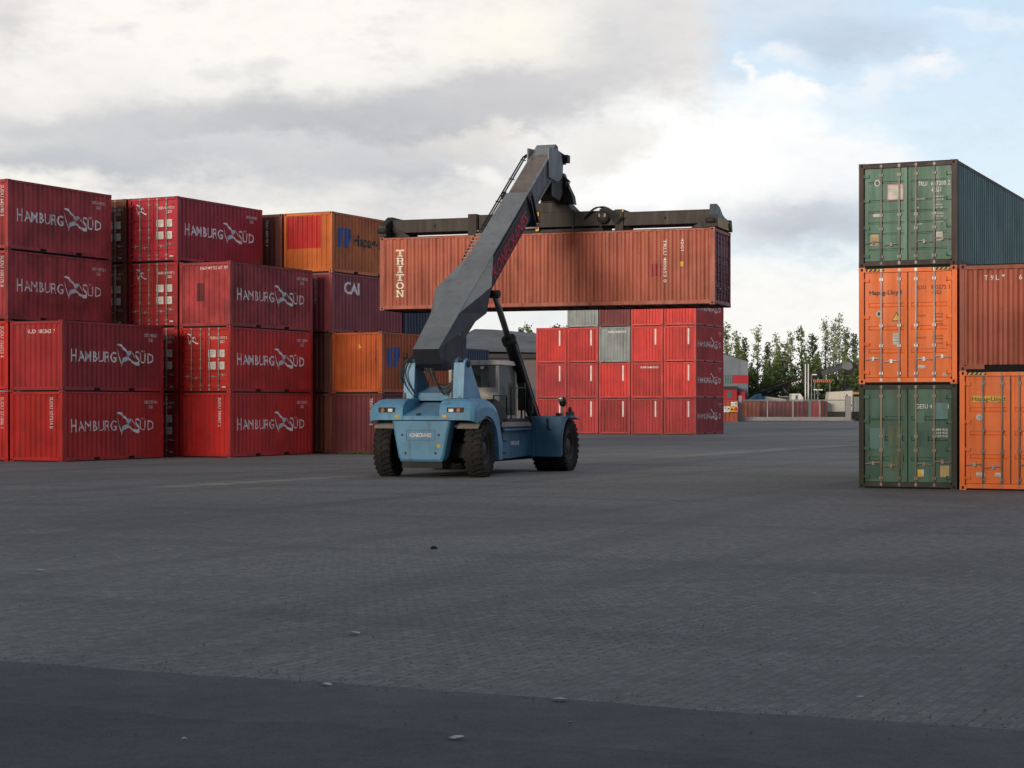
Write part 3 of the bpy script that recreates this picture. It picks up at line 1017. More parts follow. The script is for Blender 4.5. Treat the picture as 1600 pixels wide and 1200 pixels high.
g2 += [(q_, BLACKL) for q_ in (decal_text('MAX.GROSS', 0.18, 1.66, 0.035, 0.26), decal_text('TARE', 0.18, 1.50, 0.035, 0.10), decal_text('MAX.PAYLOAD', 0.18, 1.12, 0.035, 0.28),
              decal_text('CUBE', 0.18, 0.95, 0.035, 0.10), decal_text('32500 KG', 0.62, 1.70, 0.035, 0.24), decal_text('71650 LBS', 0.62, 1.63, 0.035, 0.24),
              decal_text('3890 KG', 0.64, 1.52, 0.035, 0.22), decal_text('8580 LBS', 0.64, 1.45, 0.035, 0.22), decal_text('28610 KG', 0.62, 1.16, 0.035, 0.24),
              decal_text('63070 LBS', 0.62, 1.09, 0.035, 0.24), decal_text('76.4 CU.M', 0.64, 0.98, 0.035, 0.22))]
gc2 = container(cG, H8, L40, H9, ORANGE2, 'doors', 'bright orange container with double doors and a warning triangle, middle of the right stack', 'containers stacked on the right',
                front=g2, rz=TH_G, style='three', bars=STEEL, cast=ORANGE2)
o = link('hazard_stripes', decal_front_mesh([(merge(*hzb), BLACKL), (merge(*hz), YELLOW)], False, 0.009), gc2)
g3 = [(decal_text('TRLU', 0.26, 1.98, 0.11, 0.22), WHITE), (decal_text('637200 2', 0.58, 1.98, 0.11, 0.46), WHITE), (decal_text('42G1', 0.58, 1.82, 0.11, 0.24), WHITE),
      (rect(-0.52, 1.66, -0.10, 2.06), PINKP), (rect(-0.49, 1.685, -0.13, 2.035), PAPER),
      (poly([(-0.76 + 0.075 * math.cos(k * 0.5236), 2.10 + 0.085 * math.sin(k * 0.5236)) for k in range(12)]), PAPER),
      (poly([(-0.76 + 0.05 * math.cos(k * 0.5236), 2.10 + 0.06 * math.sin(k * 0.5236)) for k in range(12)]), GREYP),
      (poly([(-0.85, 1.26), (-0.66, 1.26), (-0.63, 1.30), (-0.66, 1.34), (-0.85, 1.34), (-0.88, 1.30)]), PAPER),
      (rect(-0.93, 0.55, -0.73, 0.82), PAPER), (rect(-0.92, 0.56, -0.74, 0.81), TANP)]
placards(g3, 0.70, 0.62, 0.16, 0.22)
g3 += [(q_, WHITE) for q_ in (decal_text('MAX.WGT', 0.18, 1.64, 0.04, 0.26), decal_text('TARE', 0.18, 1.43, 0.04, 0.10), decal_text('NET', 0.18, 1.22, 0.04, 0.09), decal_text('CU.CAP', 0.18, 1.02, 0.04, 0.18),
              decal_text('30480 KG', 0.62, 1.68, 0.04, 0.26), decal_text('67200 LB', 0.62, 1.61, 0.04, 0.26), decal_text('3750 KG', 0.64, 1.48, 0.04, 0.22), decal_text('8265 LB', 0.64, 1.41, 0.04, 0.22),
              decal_text('26730 KG', 0.62, 1.27, 0.04, 0.26), decal_text('58935 LB', 0.62, 1.20, 0.04, 0.26), decal_text('67.7 CU.M', 0.64, 1.06, 0.04, 0.24))]
container(cG, H8 + H9, L40, H8, GREEN, 'doors', 'green container with a white square placard on its doors, topmost of the right stack', 'containers stacked on the right',
          frame=paint('rusty_dark_frame_paint', (0.075, 0.050, 0.048), 0.6, 0.5, 0.8), side_m=TEALSIDE, front=g3, rz=TH_G, style='five')  # long sides in a bluer green than the doors
g4 = [(rect(-0.93, 2.14, -0.13, 2.29), YELLOW), (decal_text('Hapag-Lloyd', -0.92, 2.165, 0.10, 0.78, 0.015), BLACKL),
      (poly([(-0.75 + 0.075 * math.cos(k * 0.5236), 1.77 + 0.075 * math.sin(k * 0.5236)) for k in range(12)]), PALEBLUE), (decal_text('AJ', -0.79, 1.73, 0.08, 0.08), BLUEL)]
placards(g4, -0.82, 0.33, 0.20, 0.10); placards(g4, -0.38, 0.33, 0.20, 0.10)
g4 += [(rect(0.30, 1.10, 0.72, 1.42), YELLOW), (rect(0.30, 1.55, 0.72, 1.85), YELLOW)]
g5 = container(cG2, 0, L40, H9, ORANGE2, 'doors', 'orange container with a yellow lettering strip, on the ground at the right edge', 'containers stacked on the right',
               front=g4, rz=TH_G, style='three', bars=STEELD)
link('hazard_stripes', decal_front_mesh([(merge(*hzb), BLACKL), (merge(*hz), YELLOW)], False, 0.009), g5)
container(cG2, H9, L40, H8, BROWN, 'wall', 'rusty brown container with corrugated end and dark slot beneath, at the right edge', 'containers stacked on the right',
          front=[(decal_text(c_, -0.62 + 0.135 * k_, 2.20, 0.12, 0.075, 0.01), WHITE) for k_, c_ in enumerate("T9L'  62") if c_ != ' '], rz=TH_G, tunnel=True)

# ------------------------------------------------------------------ reach stacker
PH = R(19.3); O_RS = (-2.25, 54.3)
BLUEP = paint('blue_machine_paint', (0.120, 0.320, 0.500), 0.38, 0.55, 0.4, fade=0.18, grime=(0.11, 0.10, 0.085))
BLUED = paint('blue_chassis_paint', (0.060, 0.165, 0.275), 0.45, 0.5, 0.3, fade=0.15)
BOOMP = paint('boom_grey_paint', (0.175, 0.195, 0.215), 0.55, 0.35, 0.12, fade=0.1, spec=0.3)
BOOMS = paint('boom_side_shaded_paint', (0.030, 0.034, 0.046), 0.5, 0.3, 0.1)  # boom grey darkened, shade of the unlit side put into the colour
SPREAD = paint('spreader_black_paint', (0.036, 0.030, 0.028), 0.6, 0.5, 0.6)
BLK = paint('black_machine_paint', (0.018, 0.017, 0.018), 0.55, 0.4, 0.4)
RODM = paint('worn_cylinder_rod_steel', (0.20, 0.19, 0.18), 0.35, 0.4, 0.3, metal=0.6)
TYRE = paint('tyre_rubber', (0.030, 0.028, 0.027), 0.85, 0.5, 0.0, grime=(0.07, 0.062, 0.055), spec=0.2)
RIMM = paint('dusty_wheel_rim', (0.085, 0.080, 0.078), 0.7, 0.5, 0.3)
CABW = paint('cab_off_white_paint', (0.66, 0.63, 0.57), 0.5, 0.4, 0.2)
GUARD = paint('light_grey_guard_paint', (0.34, 0.32, 0.30), 0.6, 0.5, 0.3)
HOSE = plain('rubber_hose', (0.012, 0.012, 0.012), 0.5)
HOSEG = plain('sun_bleached_hose', (0.10, 0.095, 0.07), 0.6)
LAMPW = plain('lamp_lens_white', (0.85, 0.85, 0.80), 0.25)
LAMPO = plain('lamp_lens_orange', (0.45, 0.10, 0.04), 0.3)
REDLET = plain('red_lettering', (0.75, 0.02, 0.07), 0.5)
CHROME = plain('bright_mirror_metal', (0.75, 0.75, 0.72), 0.2, 0.6)
glassm = bpy.data.materials.new('cab_glass'); glassm.use_nodes = True
_w = NT(glassm.node_tree); _b = _w.n['Principled BSDF']
_b.inputs['Base Color'].default_value = (0.42, 0.46, 0.46, 1); _b.inputs['Roughness'].default_value = 0.03
_tr = _w.new('ShaderNodeBsdfTransparent'); _tr.inputs[0].default_value = (0.62, 0.66, 0.66, 1)
_mx = _w.new('ShaderNodeMixShader'); _mx.inputs[0].default_value = 0.18
_w.l.new(_tr.outputs[0], _mx.inputs[1]); _w.l.new(_b.outputs[0], _mx.inputs[2])
_w.l.new(_mx.outputs[0], _w.n['Material Output'].inputs['Surface'])


def tyre_mesh(r=0.80, w=0.50):
    def fn():
        mb = MB(); n = 48
        prof = [(-w * 0.36, r * 0.56), (-w * 0.47, r * 0.66), (-w * 0.5, r * 0.80), (-w * 0.48, r * 0.90), (-w * 0.40, r * 0.955), (-w * 0.2, r * 0.965),
                (w * 0.2, r * 0.965), (w * 0.40, r * 0.955), (w * 0.48, r * 0.90), (w * 0.5, r * 0.80), (w * 0.47, r * 0.66), (w * 0.36, r * 0.56)]
        mb.lathe(prof, TYRE, n)
        k = 26          # tread bars, two staggered rows
        for i in range(k):
            for sg in (-1, 1):
                t = 2 * math.pi * (i + (0.5 if sg > 0 else 0)) / k
                M = Matrix.Rotation(t, 4, 'X')
                M2 = Matrix.Translation((sg * w * 0.26, 0, r * 0.975)) @ Matrix.Rotation(sg * R(22), 4, 'Z')
                mb.box((-w * 0.25, -0.042, -0.03), (w * 0.25, 0.042, 0.028), TYRE, M @ M2)
                M3 = Matrix.Translation((sg * w * 0.47, 0, r * 0.91))
                mb.box((-0.03, -0.04, -0.09), (0.022, 0.04, 0.05), TYRE, M @ M3)
        return mb.mesh('tyre')
    return cached(('tyre', r, w), fn)


def rim_mesh(r=0.80, w=0.50, sg=1):
    def fn():
        mb = MB(); n = 32
        prof = [(sg * w * 0.36, r * 0.57), (sg * w * 0.40, r * 0.54), (sg * w * 0.24, r * 0.50), (sg * w * 0.10, r * 0.46), (sg * w * 0.08, r * 0.30), (sg * w * 0.24, r * 0.26), (sg * w * 0.30, r * 0.20), (sg * w * 0.30, 0.001)]
        mb.lathe(prof, RIMM, n)
        prof2 = [(-sg * w * 0.36, r * 0.57), (-sg * w * 0.1, r * 0.50), (-sg * w * 0.1, 0.001)]
        mb.lathe(prof2, BLK, n)
        for k in range(12):
            t = 2 * math.pi * k / 12
            mb.box((sg * w * 0.08, r * 0.38 * math.cos(t) - 0.02, r * 0.38 * math.sin(t) - 0.02), (sg * w * 0.15, r * 0.38 * math.cos(t) + 0.02, r * 0.38 * math.sin(t) + 0.02), BLK)
        return mb.mesh('rim')
    return cached(('rim', r, w, sg), fn)


def arc(cy, cz, r, a0, a1, n=12):
    return [(cy + r * math.cos(R(a0 + (a1 - a0) * i / n)), cz + r * math.sin(R(a0 + (a1 - a0) * i / n))) for i in range(n + 1)]


def boom_frame(F0, U0, ang):
    """boom coordinates: y along the boom's top line, z square to it"""
    return Matrix.Translation((0, F0, U0)) @ Matrix.Rotation(ang, 4, 'X')


def reach_stacker(loc, rz, label, detail=True, BOOMP=BOOMP, BOOMS=BOOMS, boom_drop=0.0, spread=True, reach=0.0):
    root = thing('reach_stacker', label, 'container handler', (loc[0], loc[1], 0), rz, 'reach stackers')
    PV = Vector((0, 0.25, 3.30))

    def boomM():
        return Matrix.Translation(PV) @ Matrix.Rotation(-boom_drop, 4, 'X') @ Matrix.Translation(-PV)
    BM = boomM()

    # ---- chassis
    mb = MB()
    for sg in (-1, 1):
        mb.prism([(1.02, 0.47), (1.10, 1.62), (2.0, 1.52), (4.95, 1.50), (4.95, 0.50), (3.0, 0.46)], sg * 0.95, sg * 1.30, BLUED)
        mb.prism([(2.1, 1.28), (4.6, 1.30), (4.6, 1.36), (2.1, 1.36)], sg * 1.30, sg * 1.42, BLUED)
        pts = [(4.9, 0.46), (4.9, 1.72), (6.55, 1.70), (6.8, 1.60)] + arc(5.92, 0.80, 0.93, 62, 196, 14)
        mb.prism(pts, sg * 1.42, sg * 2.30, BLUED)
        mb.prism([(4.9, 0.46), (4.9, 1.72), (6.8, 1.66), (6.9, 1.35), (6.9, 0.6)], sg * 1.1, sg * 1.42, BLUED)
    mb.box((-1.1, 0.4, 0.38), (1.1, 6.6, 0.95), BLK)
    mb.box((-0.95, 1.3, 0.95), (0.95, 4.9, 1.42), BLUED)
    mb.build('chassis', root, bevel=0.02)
    mb = MB()
    mb.box((-0.62, -0.95, 0.27), (0.62, -0.2, 0.62), BLK); mb.box((-1.18, -0.18, 0.55), (1.18, 0.18, 0.95), BLK)
    mb.box((-0.5, -0.3, 0.9), (0.5, 0.3, 1.6), BLK)
    mb.tube([(-1.1, 0.22, 0.7), (1.1, 0.22, 0.7)], 0.07, STEELD, 8)
    mb.build('rear_axle', root)
    mb = MB(); mb.tube([(-1.9, 5.92, 0.80), (1.9, 5.92, 0.80)], 0.26, BLK, 12); mb.build('front_axle', root)

    # ---- counterweight and hood
    mb = MB()
    pts = [(-0.90, 1.62), (0.90, 1.62), (0.86, 1.40), (0.70, 0.60), (0.63, 0.45), (-0.63, 0.45), (-0.70, 0.60), (-0.86, 1.40)]
    n = len(pts); vs = []
    for (s, yy) in ((0.94, -1.06), (1.0, -1.0), (0.96, -0.55), (0.80, -0.18)):
        for a, b in pts: vs.append((a * s, yy, 1.62 - (1.62 - b) * (s if s > 0.9 else 0.95)))
    fs = [list(range(n))[::-1], list(range(3 * n, 4 * n))]
    for q in range(3):
        for i in range(n): j = (i + 1) % n; fs.append((q * n + i, q * n + j, (q + 1) * n + j, (q + 1) * n + i))
    mb.add(vs, fs, BLUEP)
    cw = mb.build('counterweight', root, bevel=0.02)
    mb = MB()
    x0, z0, x1, z1 = -0.44, 1.06, 0.44, 1.36
    for (a, b, c_, d) in ((x0, z1 - .015, x1, z1), (x0, z0, x1, z0 + .015), (x0, z0, x0 + .015, z1), (x1 - .015, z0, x1, z1)):
        mb.box((a, -1.068, b), (c_, -1.060, d), BLUED)
    mb.build('name_plate_frame', cw)
    V, Fc = decal_text('KONECRANES', -0.33, 1.16, 0.11, 0.66, 0.02)
    mb = MB(); mb.add([(a, -1.069, b) for a, b in V], Fc, WHITE); mb.build('lettering', cw, recalc=False)
    for (a, b) in ((-0.56, 1.22), (0.56, 1.22), (-0.46, 0.70), (0.46, 0.70)):
        mb = MB(); mb.tube([(a, -1.055, b), (a, -1.072, b)], 0.032, BLK, 10); mb.build('bolt', cw)

    mb = MB()
    outer = [(-1.04, 1.64), (-1.04, 1.92), (-0.98, 2.06), (-0.84, 2.17), (-0.60, 2.24), (0.20, 2.27), (0.60, 2.22), (0.92, 2.06), (1.12, 1.80), (1.22, 1.45), (1.28, 0.95), (1.28, 0.47), (1.0, 0.47)]
    arch = arc(0.0, 0.80, 0.95, 0, 118, 12)
    for sg in (-1, 1):
        pts = outer + arch
        # rounded outer shoulder: three slices of shrinking height
        xs = [(0.56, 0.0), (1.30, 0.0), (1.48, 0.04), (1.59, 0.12), (1.645, 0.26)]
        vs = []
        for xx, dr in xs:
            for i, (yy, zz) in enumerate(pts):
                k = max(0.0, min(1.0, (zz - 1.3) / 0.97)) if i < len(outer) else 0.0
                vs.append((sg * xx, yy + (dr * 0.7 if yy < 0 and i < 5 else (-dr * 0.5 if i < 10 and yy > 0.5 else 0)) * (1 if i < len(outer) else 0), zz - dr * k))
        n = len(pts)
        fs = [list(range(n)), [4 * n + i for i in range(n)][::-1]]
        for q in range(4):
            for i in range(n): j = (i + 1) % n; fs.append((q * n + i, q * n + j, (q + 1) * n + j, (q + 1) * n + i))
        mb.add(vs, fs, BLUEP)
    # sloping middle hood
    mb.prism([(-1.03, 1.64), (-1.03, 1.75), (-0.95, 1.79), (-0.3, 1.96), (0.55, 2.20), (1.2, 2.26), (1.2, 1.5), (-0.6, 1.62)], -0.56, 0.56, BLUEP)
    hood = mb.build('hood', root, bevel=0.018)
    mb = MB()
    for k in range(9):
        f = -0.62 + k * 0.105; u = 1.875 + (f + 0.62) * 0.27
        mb.box((-0.46, f, u + 0.004), (0.46, f + 0.03, u + 0.022), BLUED)
    mb.build('grille', hood)
    for sg in (-1, 1):
        mb = MB(); mb.box((sg * 0.80, -1.052, 1.86), (sg * 1.30, -1.03, 2.00), BLK); hs = mb.build('lamp_recess', hood)
        mb = MB(); mb.box((sg * 0.86, -1.075, 1.875), (sg * 1.00, -1.053, 1.965), LAMPW); mb.build('headlight', hood)
        mb = MB(); mb.tube([(sg * 1.16, -1.04, 1.92), (sg * 1.16, -1.085, 1.92)], 0.06, LAMPO, 12); mb.build('tail_light', hood)
        mb = MB(); mb.tube([(sg * 0.72, -0.55, 2.24), (sg * 0.72, -0.55, 2.38), (sg * 0.72, -0.50, 2.42), (sg * 0.72, -0.43, 2.38), (sg * 0.72, -0.43, 2.24)], 0.022, GUARD, 6); mb.build('lifting_eye', hood)
        mb = MB()
        pa = arc(0, 0.80, 0.915, 58, 138, 14); pb = arc(0, 0.80, 0.885, 138, 58, 14)
        mb.prism(pa + pb, sg * 0.95, sg * 1.60, GUARD); mb.build('mudguard', root)
    mb = MB(); mb.box((-0.16, -1.00, 1.775), (-0.04, -0.92, 1.83), BLK); mb.build('hood_latch', hood)

    for sg in (-1, 1):
        mb = MB()
        mb.box((sg * 0.62, -0.42, 2.248), (sg * 1.25, -0.405, 2.262), BLK); mb.box((sg * 0.62, 0.30, 2.258), (sg * 1.25, 0.315, 2.274), BLK)
        mb.build('panel_gap', hood)
        mb = MB(); mb.box((sg * 0.66, -1.046, 1.70), (sg * 0.78, -1.041, 1.79), YELLOW); mb.build('warning_sticker', hood)
    mb = MB(); mb.box((0.50, -1.064, 0.86), (0.60, -1.060, 0.96), YELLOW); mb.build('warning_sticker', cw)
    mb = MB()
    for zz in (0.62, 0.98): mb.box((1.305, 1.55, zz), (1.50, 2.05, zz + 0.04), BLK)
    mb.box((1.305, 1.52, 0.58), (1.36, 1.55, 1.45), BLK); mb.box((1.305, 2.05, 0.58), (1.36, 2.08, 1.45), BLK)
    mb.build('access_step', root)
    # ---- boom foot towers
    for sg in (-1, 1):
        mb = MB()
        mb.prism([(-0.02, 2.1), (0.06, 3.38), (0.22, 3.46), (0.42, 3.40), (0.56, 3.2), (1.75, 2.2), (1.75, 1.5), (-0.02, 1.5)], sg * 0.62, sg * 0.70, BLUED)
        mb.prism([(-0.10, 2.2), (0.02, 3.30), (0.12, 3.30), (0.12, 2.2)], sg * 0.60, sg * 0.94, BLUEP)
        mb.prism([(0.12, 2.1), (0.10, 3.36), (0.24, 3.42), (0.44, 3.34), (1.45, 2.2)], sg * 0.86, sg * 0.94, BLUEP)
        tw = mb.build('boom_tower', root, bevel=0.012)
        mb = MB(); mb.tube([(sg * 0.56, 0.27, 3.26), (sg * 0.99, 0.27, 3.26)], 0.10, BLK, 14); mb.build('pivot_pin', tw)
    mb = MB(); mb.prism([(0.15, 2.2), (0.15, 2.42), (0.9, 2.62), (1.2, 2.2)], -0.615, 0.615, BLUEP); mb.build('cross_member', root)

    # ---- boom
    top = lambda f: 3.67 + 0.6645 * (f + 0.68)
    mb = MB()
    prof = [(-0.68, 3.67), (7.35, top(7.35)), (7.95, 8.45), (3.9, 5.72), (3.1, 5.02), (1.3, 3.96), (1.6, 3.45), (1.0, 3.16), (-0.05, 3.06), (-0.45, 3.25)]
    n = len(prof)
    vs = [(-0.4, a, b) for a, b in prof] + [(0.4, a, b) for a, b in prof]
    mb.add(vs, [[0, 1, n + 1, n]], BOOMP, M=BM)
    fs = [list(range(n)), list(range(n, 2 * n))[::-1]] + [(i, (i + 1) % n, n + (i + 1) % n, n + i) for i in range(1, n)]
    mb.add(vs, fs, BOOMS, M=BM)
    boom = mb.build('boom', root)
    for sg in (-1, 1):
        mb = MB()
        A = (sg * .402, 3.92, top(3.92) - 0.012); V1 = (sg * .90, 2.38, 5.62); V2 = (sg * .90, 1.95, 4.80); D = (sg * .402, 1.0, top(1.0) - 0.012)
        D0 = (sg * .402, -0.66, 3.665); E_ = (sg * .402, 3.3, 5.12); Fv = (sg * .402, 1.9, 4.45)
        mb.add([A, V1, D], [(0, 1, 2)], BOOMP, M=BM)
        mb.add([V1, V2, D], [(0, 1, 2)], BOOMP if sg < 0 else BOOMS, M=BM)  # left facets in the lit grey, right ones in the shaded copy
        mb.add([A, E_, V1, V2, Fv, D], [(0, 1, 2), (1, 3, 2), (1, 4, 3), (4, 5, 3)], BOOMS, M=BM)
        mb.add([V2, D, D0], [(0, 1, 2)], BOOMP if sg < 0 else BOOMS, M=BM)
        mb.build('cylinder_bracket', boom)
    # weld seams round the outer section and a hose run along its right flank
    if detail:
        for f0 in (0.35, 2.1, 4.6, 6.1):
            mb = MB(); mb.add([(-0.40, f0, top(f0) + 0.002), (0.40, f0, top(f0) + 0.002), (0.40, f0 + 0.03, top(f0 + 0.03) + 0.014), (-0.40, f0 + 0.03, top(f0 + 0.03) + 0.014), (0.40, f0 + 0.06, top(f0 + 0.06) + 0.002), (-0.40, f0 + 0.06, top(f0 + 0.06) + 0.002)], [(0, 1, 2, 3), (3, 2, 4, 5)], BOOMP, M=BM)
            mb.build('weld_seam', boom, recalc=False)
        mb = MB(); mb.tube([tuple(BM @ Vector((0.43, 0.6, 4.35))), tuple(BM @ Vector((0.43, 3.4, top(3.4) - 0.12))), tuple(BM @ Vector((0.43, 7.0, top(7.0) - 0.10)))], 0.018, HOSE, 6); mb.build('hydraulic_hose', boom)
    # collar at the end of the outer section
    ang = math.atan(0.6645)
    for k, (s0, s1, hh) in enumerate(((0.0, 0.07, 0.50), (0.22, 0.30, 0.52))):
        M = BM @ Matrix.Translation((0, 7.15 + s0 * math.cos(ang), top(7.15) + s0 * math.sin(ang))) @ Matrix.Rotation(ang, 4, 'X')
        mb = MB(); mb.box((-hh, 0, -1.08), (-0.405, s1 - s0, 0.03), BOOMS, M); mb.box((0.405, 0, -1.08), (hh, s1 - s0, 0.03), BOOMS, M)
        mb.box((-hh, 0, -1.14), (hh, s1 - s0, -0.90), BOOMS, M)
        mb.build('boom_collar', boom)
    # inner section
    ti = lambda f: top(f) - 0.035
    mb = MB()
    prof = [(6.9, ti(6.9)), (10.35 + reach, ti(10.35 + reach)), (10.60 + reach, ti(10.35 + reach) - 0.05), (10.75 + reach, ti(10.05 + reach) - 0.55), (10.45 + reach, ti(10.05 + reach) - 1.1), (9.9 + reach, ti(9.9 + reach) - 1.02), (6.9, ti(6.9) - 0.88)]
    n = len(prof)
    vs = [(-0.34, a, b) for a, b in prof] + [(0.34, a, b) for a, b in prof]
    mb.add(vs, [[0, 1, n + 1, n]], BOOMP, M=BM)
    fs = [list(range(n)), list(range(n, 2 * n))[::-1]] + [(i, (i + 1) % n, n + (i + 1) % n, n + i) for i in range(1, n)]
    mb.add(vs, fs, paint('boom_inner_grey_paint', (0.075, 0.085, 0.095), 0.5, 0.4, 0.2), M=BM)
    GREASE = paint('greasy_brown_grey_paint', (0.150, 0.125, 0.118), 0.4, 0.6, 0.3)
    if detail:
        mb.add([(-0.30, 7.35, ti(7.35) + 0.004), (0.30, 7.35, ti(7.35) + 0.004), (0.30, 9.7, ti(9.7) + 0.004), (-0.30, 9.7, ti(9.7) + 0.004)], [(0, 1, 2, 3)], GREASE, M=BM)
    # flange edges along the side
    for dz in (0.0, -0.84):
        a, b = (7.2, ti(7.2) + dz), (9.9 + reach, ti(9.9 + reach) + dz)
        mb.add([(0.34, a[0], a[1]), (0.365, a[0], a[1]), (0.365, b[0], b[1]), (0.34, b[0], b[1]), (0.34, a[0], a[1] - .06), (0.365, a[0], a[1] - .06), (0.365, b[0], b[1] - .06), (0.34, b[0], b[1] - .06)],
               [(0, 1, 2, 3), (4, 7, 6, 5), (1, 5, 6, 2), (0, 4, 5, 1), (3, 2, 6, 7)], BOOMP, M=BM)
    ib = mb.build('inner_boom', root)
    # head with round end plate, top bracket, and hoses
    hf = 10.35 + reach; hz_ = ti(10.05 + reach) - 0.52
    mb = MB()
    pl = [(hf + 0.62 * math.cos(R(a)), hz_ + 0.55 * math.sin(R(a))) for a in range(-90, 91, 15)] + [(hf - 0.9, hz_ + 0.5), (hf - 0.9, hz_ - 0.5)]
    for xx in ((-0.39, -0.345), (0.345, 0.39)): mb.prism(pl, xx[0], xx[1], paint('boom_head_grey_paint', (0.16, 0.175, 0.19), 0.45, 0.3, 0.2), M=BM)
    mb.build('head_plate', ib)
    mb = MB()
    mb.prism([(hf - 0.1, hz_ + 0.60), (hf + 1.25, hz_ + 0.50), (hf + 1.30, hz_ + 0.18), (hf + 0.95, hz_ + 0.15), (hf + 0.85, hz_ - 0.9), (hf + 0.55, hz_ - 1.15), (hf - 0.35, hz_ - 1.05), (hf - 0.3, hz_ - 0.5)], -0.30, 0.30, BLK, M=BM)
    mb.box((0.30, hf + 0.95, hz_ + 0.22), (0.46, hf + 1.25, hz_ + 0.48), BLK, BM)
    mb.build('boom_head', ib)
    # rails and ladder on the left flank of the boom
    mb = MB()
    def bp(x, s, up): return tuple(BM @ Vector((x, -0.68 + s * math.cos(ang) - up * math.sin(ang), 3.67 + s * math.sin(ang) + up * math.cos(ang))))
    for (x, up) in ((-0.44, 0.0), (-0.50, 0.03)):
        mb.tube([bp(x, 7.0, up), bp(x, 12.1, up + 0.05), bp(x + 0.1, 12.9, up - 0.1)], 0.028, BLK, 6)
    for s in (7.4, 9.0, 10.6, 12.0): mb.tube([bp(-0.38, s, 0), bp(-0.56, s, 0.05)], 0.02, BLK, 5)
    mb.build('pipe_rail', boom)
    mb = MB()
    for x in (-0.46, -0.70): mb.tube([bp(x, 5.6, -0.22), bp(x, 7.4, -0.12)], 0.022, BLK, 6)
    ld = mb.build('ladder', boom)
    for k in range(9):
        mb = MB(); s = 5.7 + k * 0.20
        mb.tube([bp(-0.72, s, -0.20 + k * 0.010), bp(-0.42, s, -0.20 + k * 0.010)], 0.022, GUARD, 6); mb.build('rung', ld)
    # lettering on the dark side of the boom
    for (txt, f0, u0, h, wd, mt, bd) in (('KONECRANES' if detail else 'SMV', 4.10, 5.96, 0.42, 3.75 if detail else 1.6, REDLET if detail else WHITE, 0.0), ('SMV 4531 TC5', 0.98, 4.10, 0.17, 1.35, WHITE, 0.01)):
        V, Fc = decal_text(txt, 0, 0, h, wd, bd)
        an = ang + R(0 if txt[0] == 'K' else 2); c_, s_ = math.cos(an), math.sin(an)
        mb = MB(); mb.add([(0.404, f0 + a * c_ - b * s_, u0 + a * s_ + b * c_) for a, b in V], Fc, mt, M=BM)
        mb.build('lettering', boom, recalc=False)

    # ---- lift cylinders
    for sg in (-1, 1):
        a = BM @ Vector((sg * 0.86, 2.75, 5.42)); b = Vector((sg * 1.12, 5.95, 1.38))
        d = (b - a); mb = MB()
        mb.tube([a + d * 0.34, a + d * 0.355, a + d * 0.355, b], [0.20, 0.20, 0.175, 0.175], BLK, 16)
        mb.tube([a + d * 0.32, a + d * 0.36], 0.225, BLK, 16)
        mb.tube([b - Vector((0.22, 0, 0)), b + Vector((0.22, 0, 0))], 0.20, BLK, 14)
        cy = mb.build('lift_cylinder', root)
        mb = MB(); mb.tube([a, a + d * 0.33], 0.095, RODM, 14); mb.tube([a - Vector((0.16, 0, 0)), a + Vector((0.16, 0, 0))], 0.12, BLK, 12)
        mb.build('piston_rod', cy)
        off = Vector((sg * 0.12, 0.20, 0.12))
        mb = MB(); mb.tube([a + d * 0.38 + off, a + d * 0.95 + off], 0.028, STEELD, 6); mb.tube([a + d * 0.38 + off, a + d * 0.38], 0.03, BLK, 6); mb.tube([a + d * 0.95 + off, a + d * 0.95], 0.03, BLK, 6)
        mb.build('hydraulic_pipe', cy)

    # ---- cab (stands between the towers and the front axle)
    X0, X1, Y0, Y1, Z0, Z1 = -0.62, 0.98, 2.75, 4.45, 1.45, 3.40
    mb = MB()
    mb.box((X0, Y0, Z0), (X1, Y0 + 0.05, 2.60), CABW)
    mb.box((X0, Y1 - 0.05, Z0), (X1, Y1, 2.0), CABW)
    mb.box((X0, Y0 + 0.05, Z0), (X0 + 0.05, Y1 - 0.05, 2.1), CABW)
    mb.box((X1 - 0.05, Y0 + 0.05, Z0), (X1, Y1 - 0.05, 1.75), CABW)
    for xx in (X0, X1 - 0.09):
        for yy in (Y0 + 0.001, Y1 - 0.09):
            mb.box((xx, yy, 1.7 if xx > 0 else 2.0), (xx + 0.09, yy + 0.09, Z1 - 0.12), CABW)
    mb.box((X0 + 0.08, Y0 + 0.06, Z0), (X1 - 0.06, Y1 - 0.06, Z0 + 0.05), BLK)
    cab = mb.build('cab', root, bevel=0.01)
    mb = MB(); mb.prism([(X0 - 0.05, Z1 - 0.12), (X1 + 0.05, Z1 - 0.12), (X1 + 0.02, Z1 + 0.02), (X0 - 0.02, Z1 + 0.02)], Y0 - 0.10, Y1 + 0.1, CABW, axis='y')
    mb.build('cab_roof', cab, bevel=0.02)
    mb = MB(); mb.box((X0 + 0.09, Y0 + 0.02, 2.60), (X1 - 0.09, Y0 + 0.03, Z1 - 0.13), glassm); mb.build('rear_window', cab)
    mb = MB(); mb.box((X0 + 0.09, Y0 + 0.055, 2.61), (X1 - 0.36, Y0 + 0.065, Z1 - 0.22), plain('cream_glare', (0.78, 0.72, 0.58), 0.8)); mb.build('window_glare', cab)  # cream panel paints the sky reflection in the rear glass
    mb = MB(); mb.box((X1 - 0.035, Y0 + 0.09, 1.76), (X1 - 0.025, Y1 - 0.09, Z1 - 0.13), glassm); mb.build('side_window', cab)
    mb = MB(); mb.box((X0 + 0.09, Y1 - 0.03, 2.0), (X1 - 0.09, Y1 - 0.02, Z1 - 0.13), glassm); mb.build('windscreen', cab)
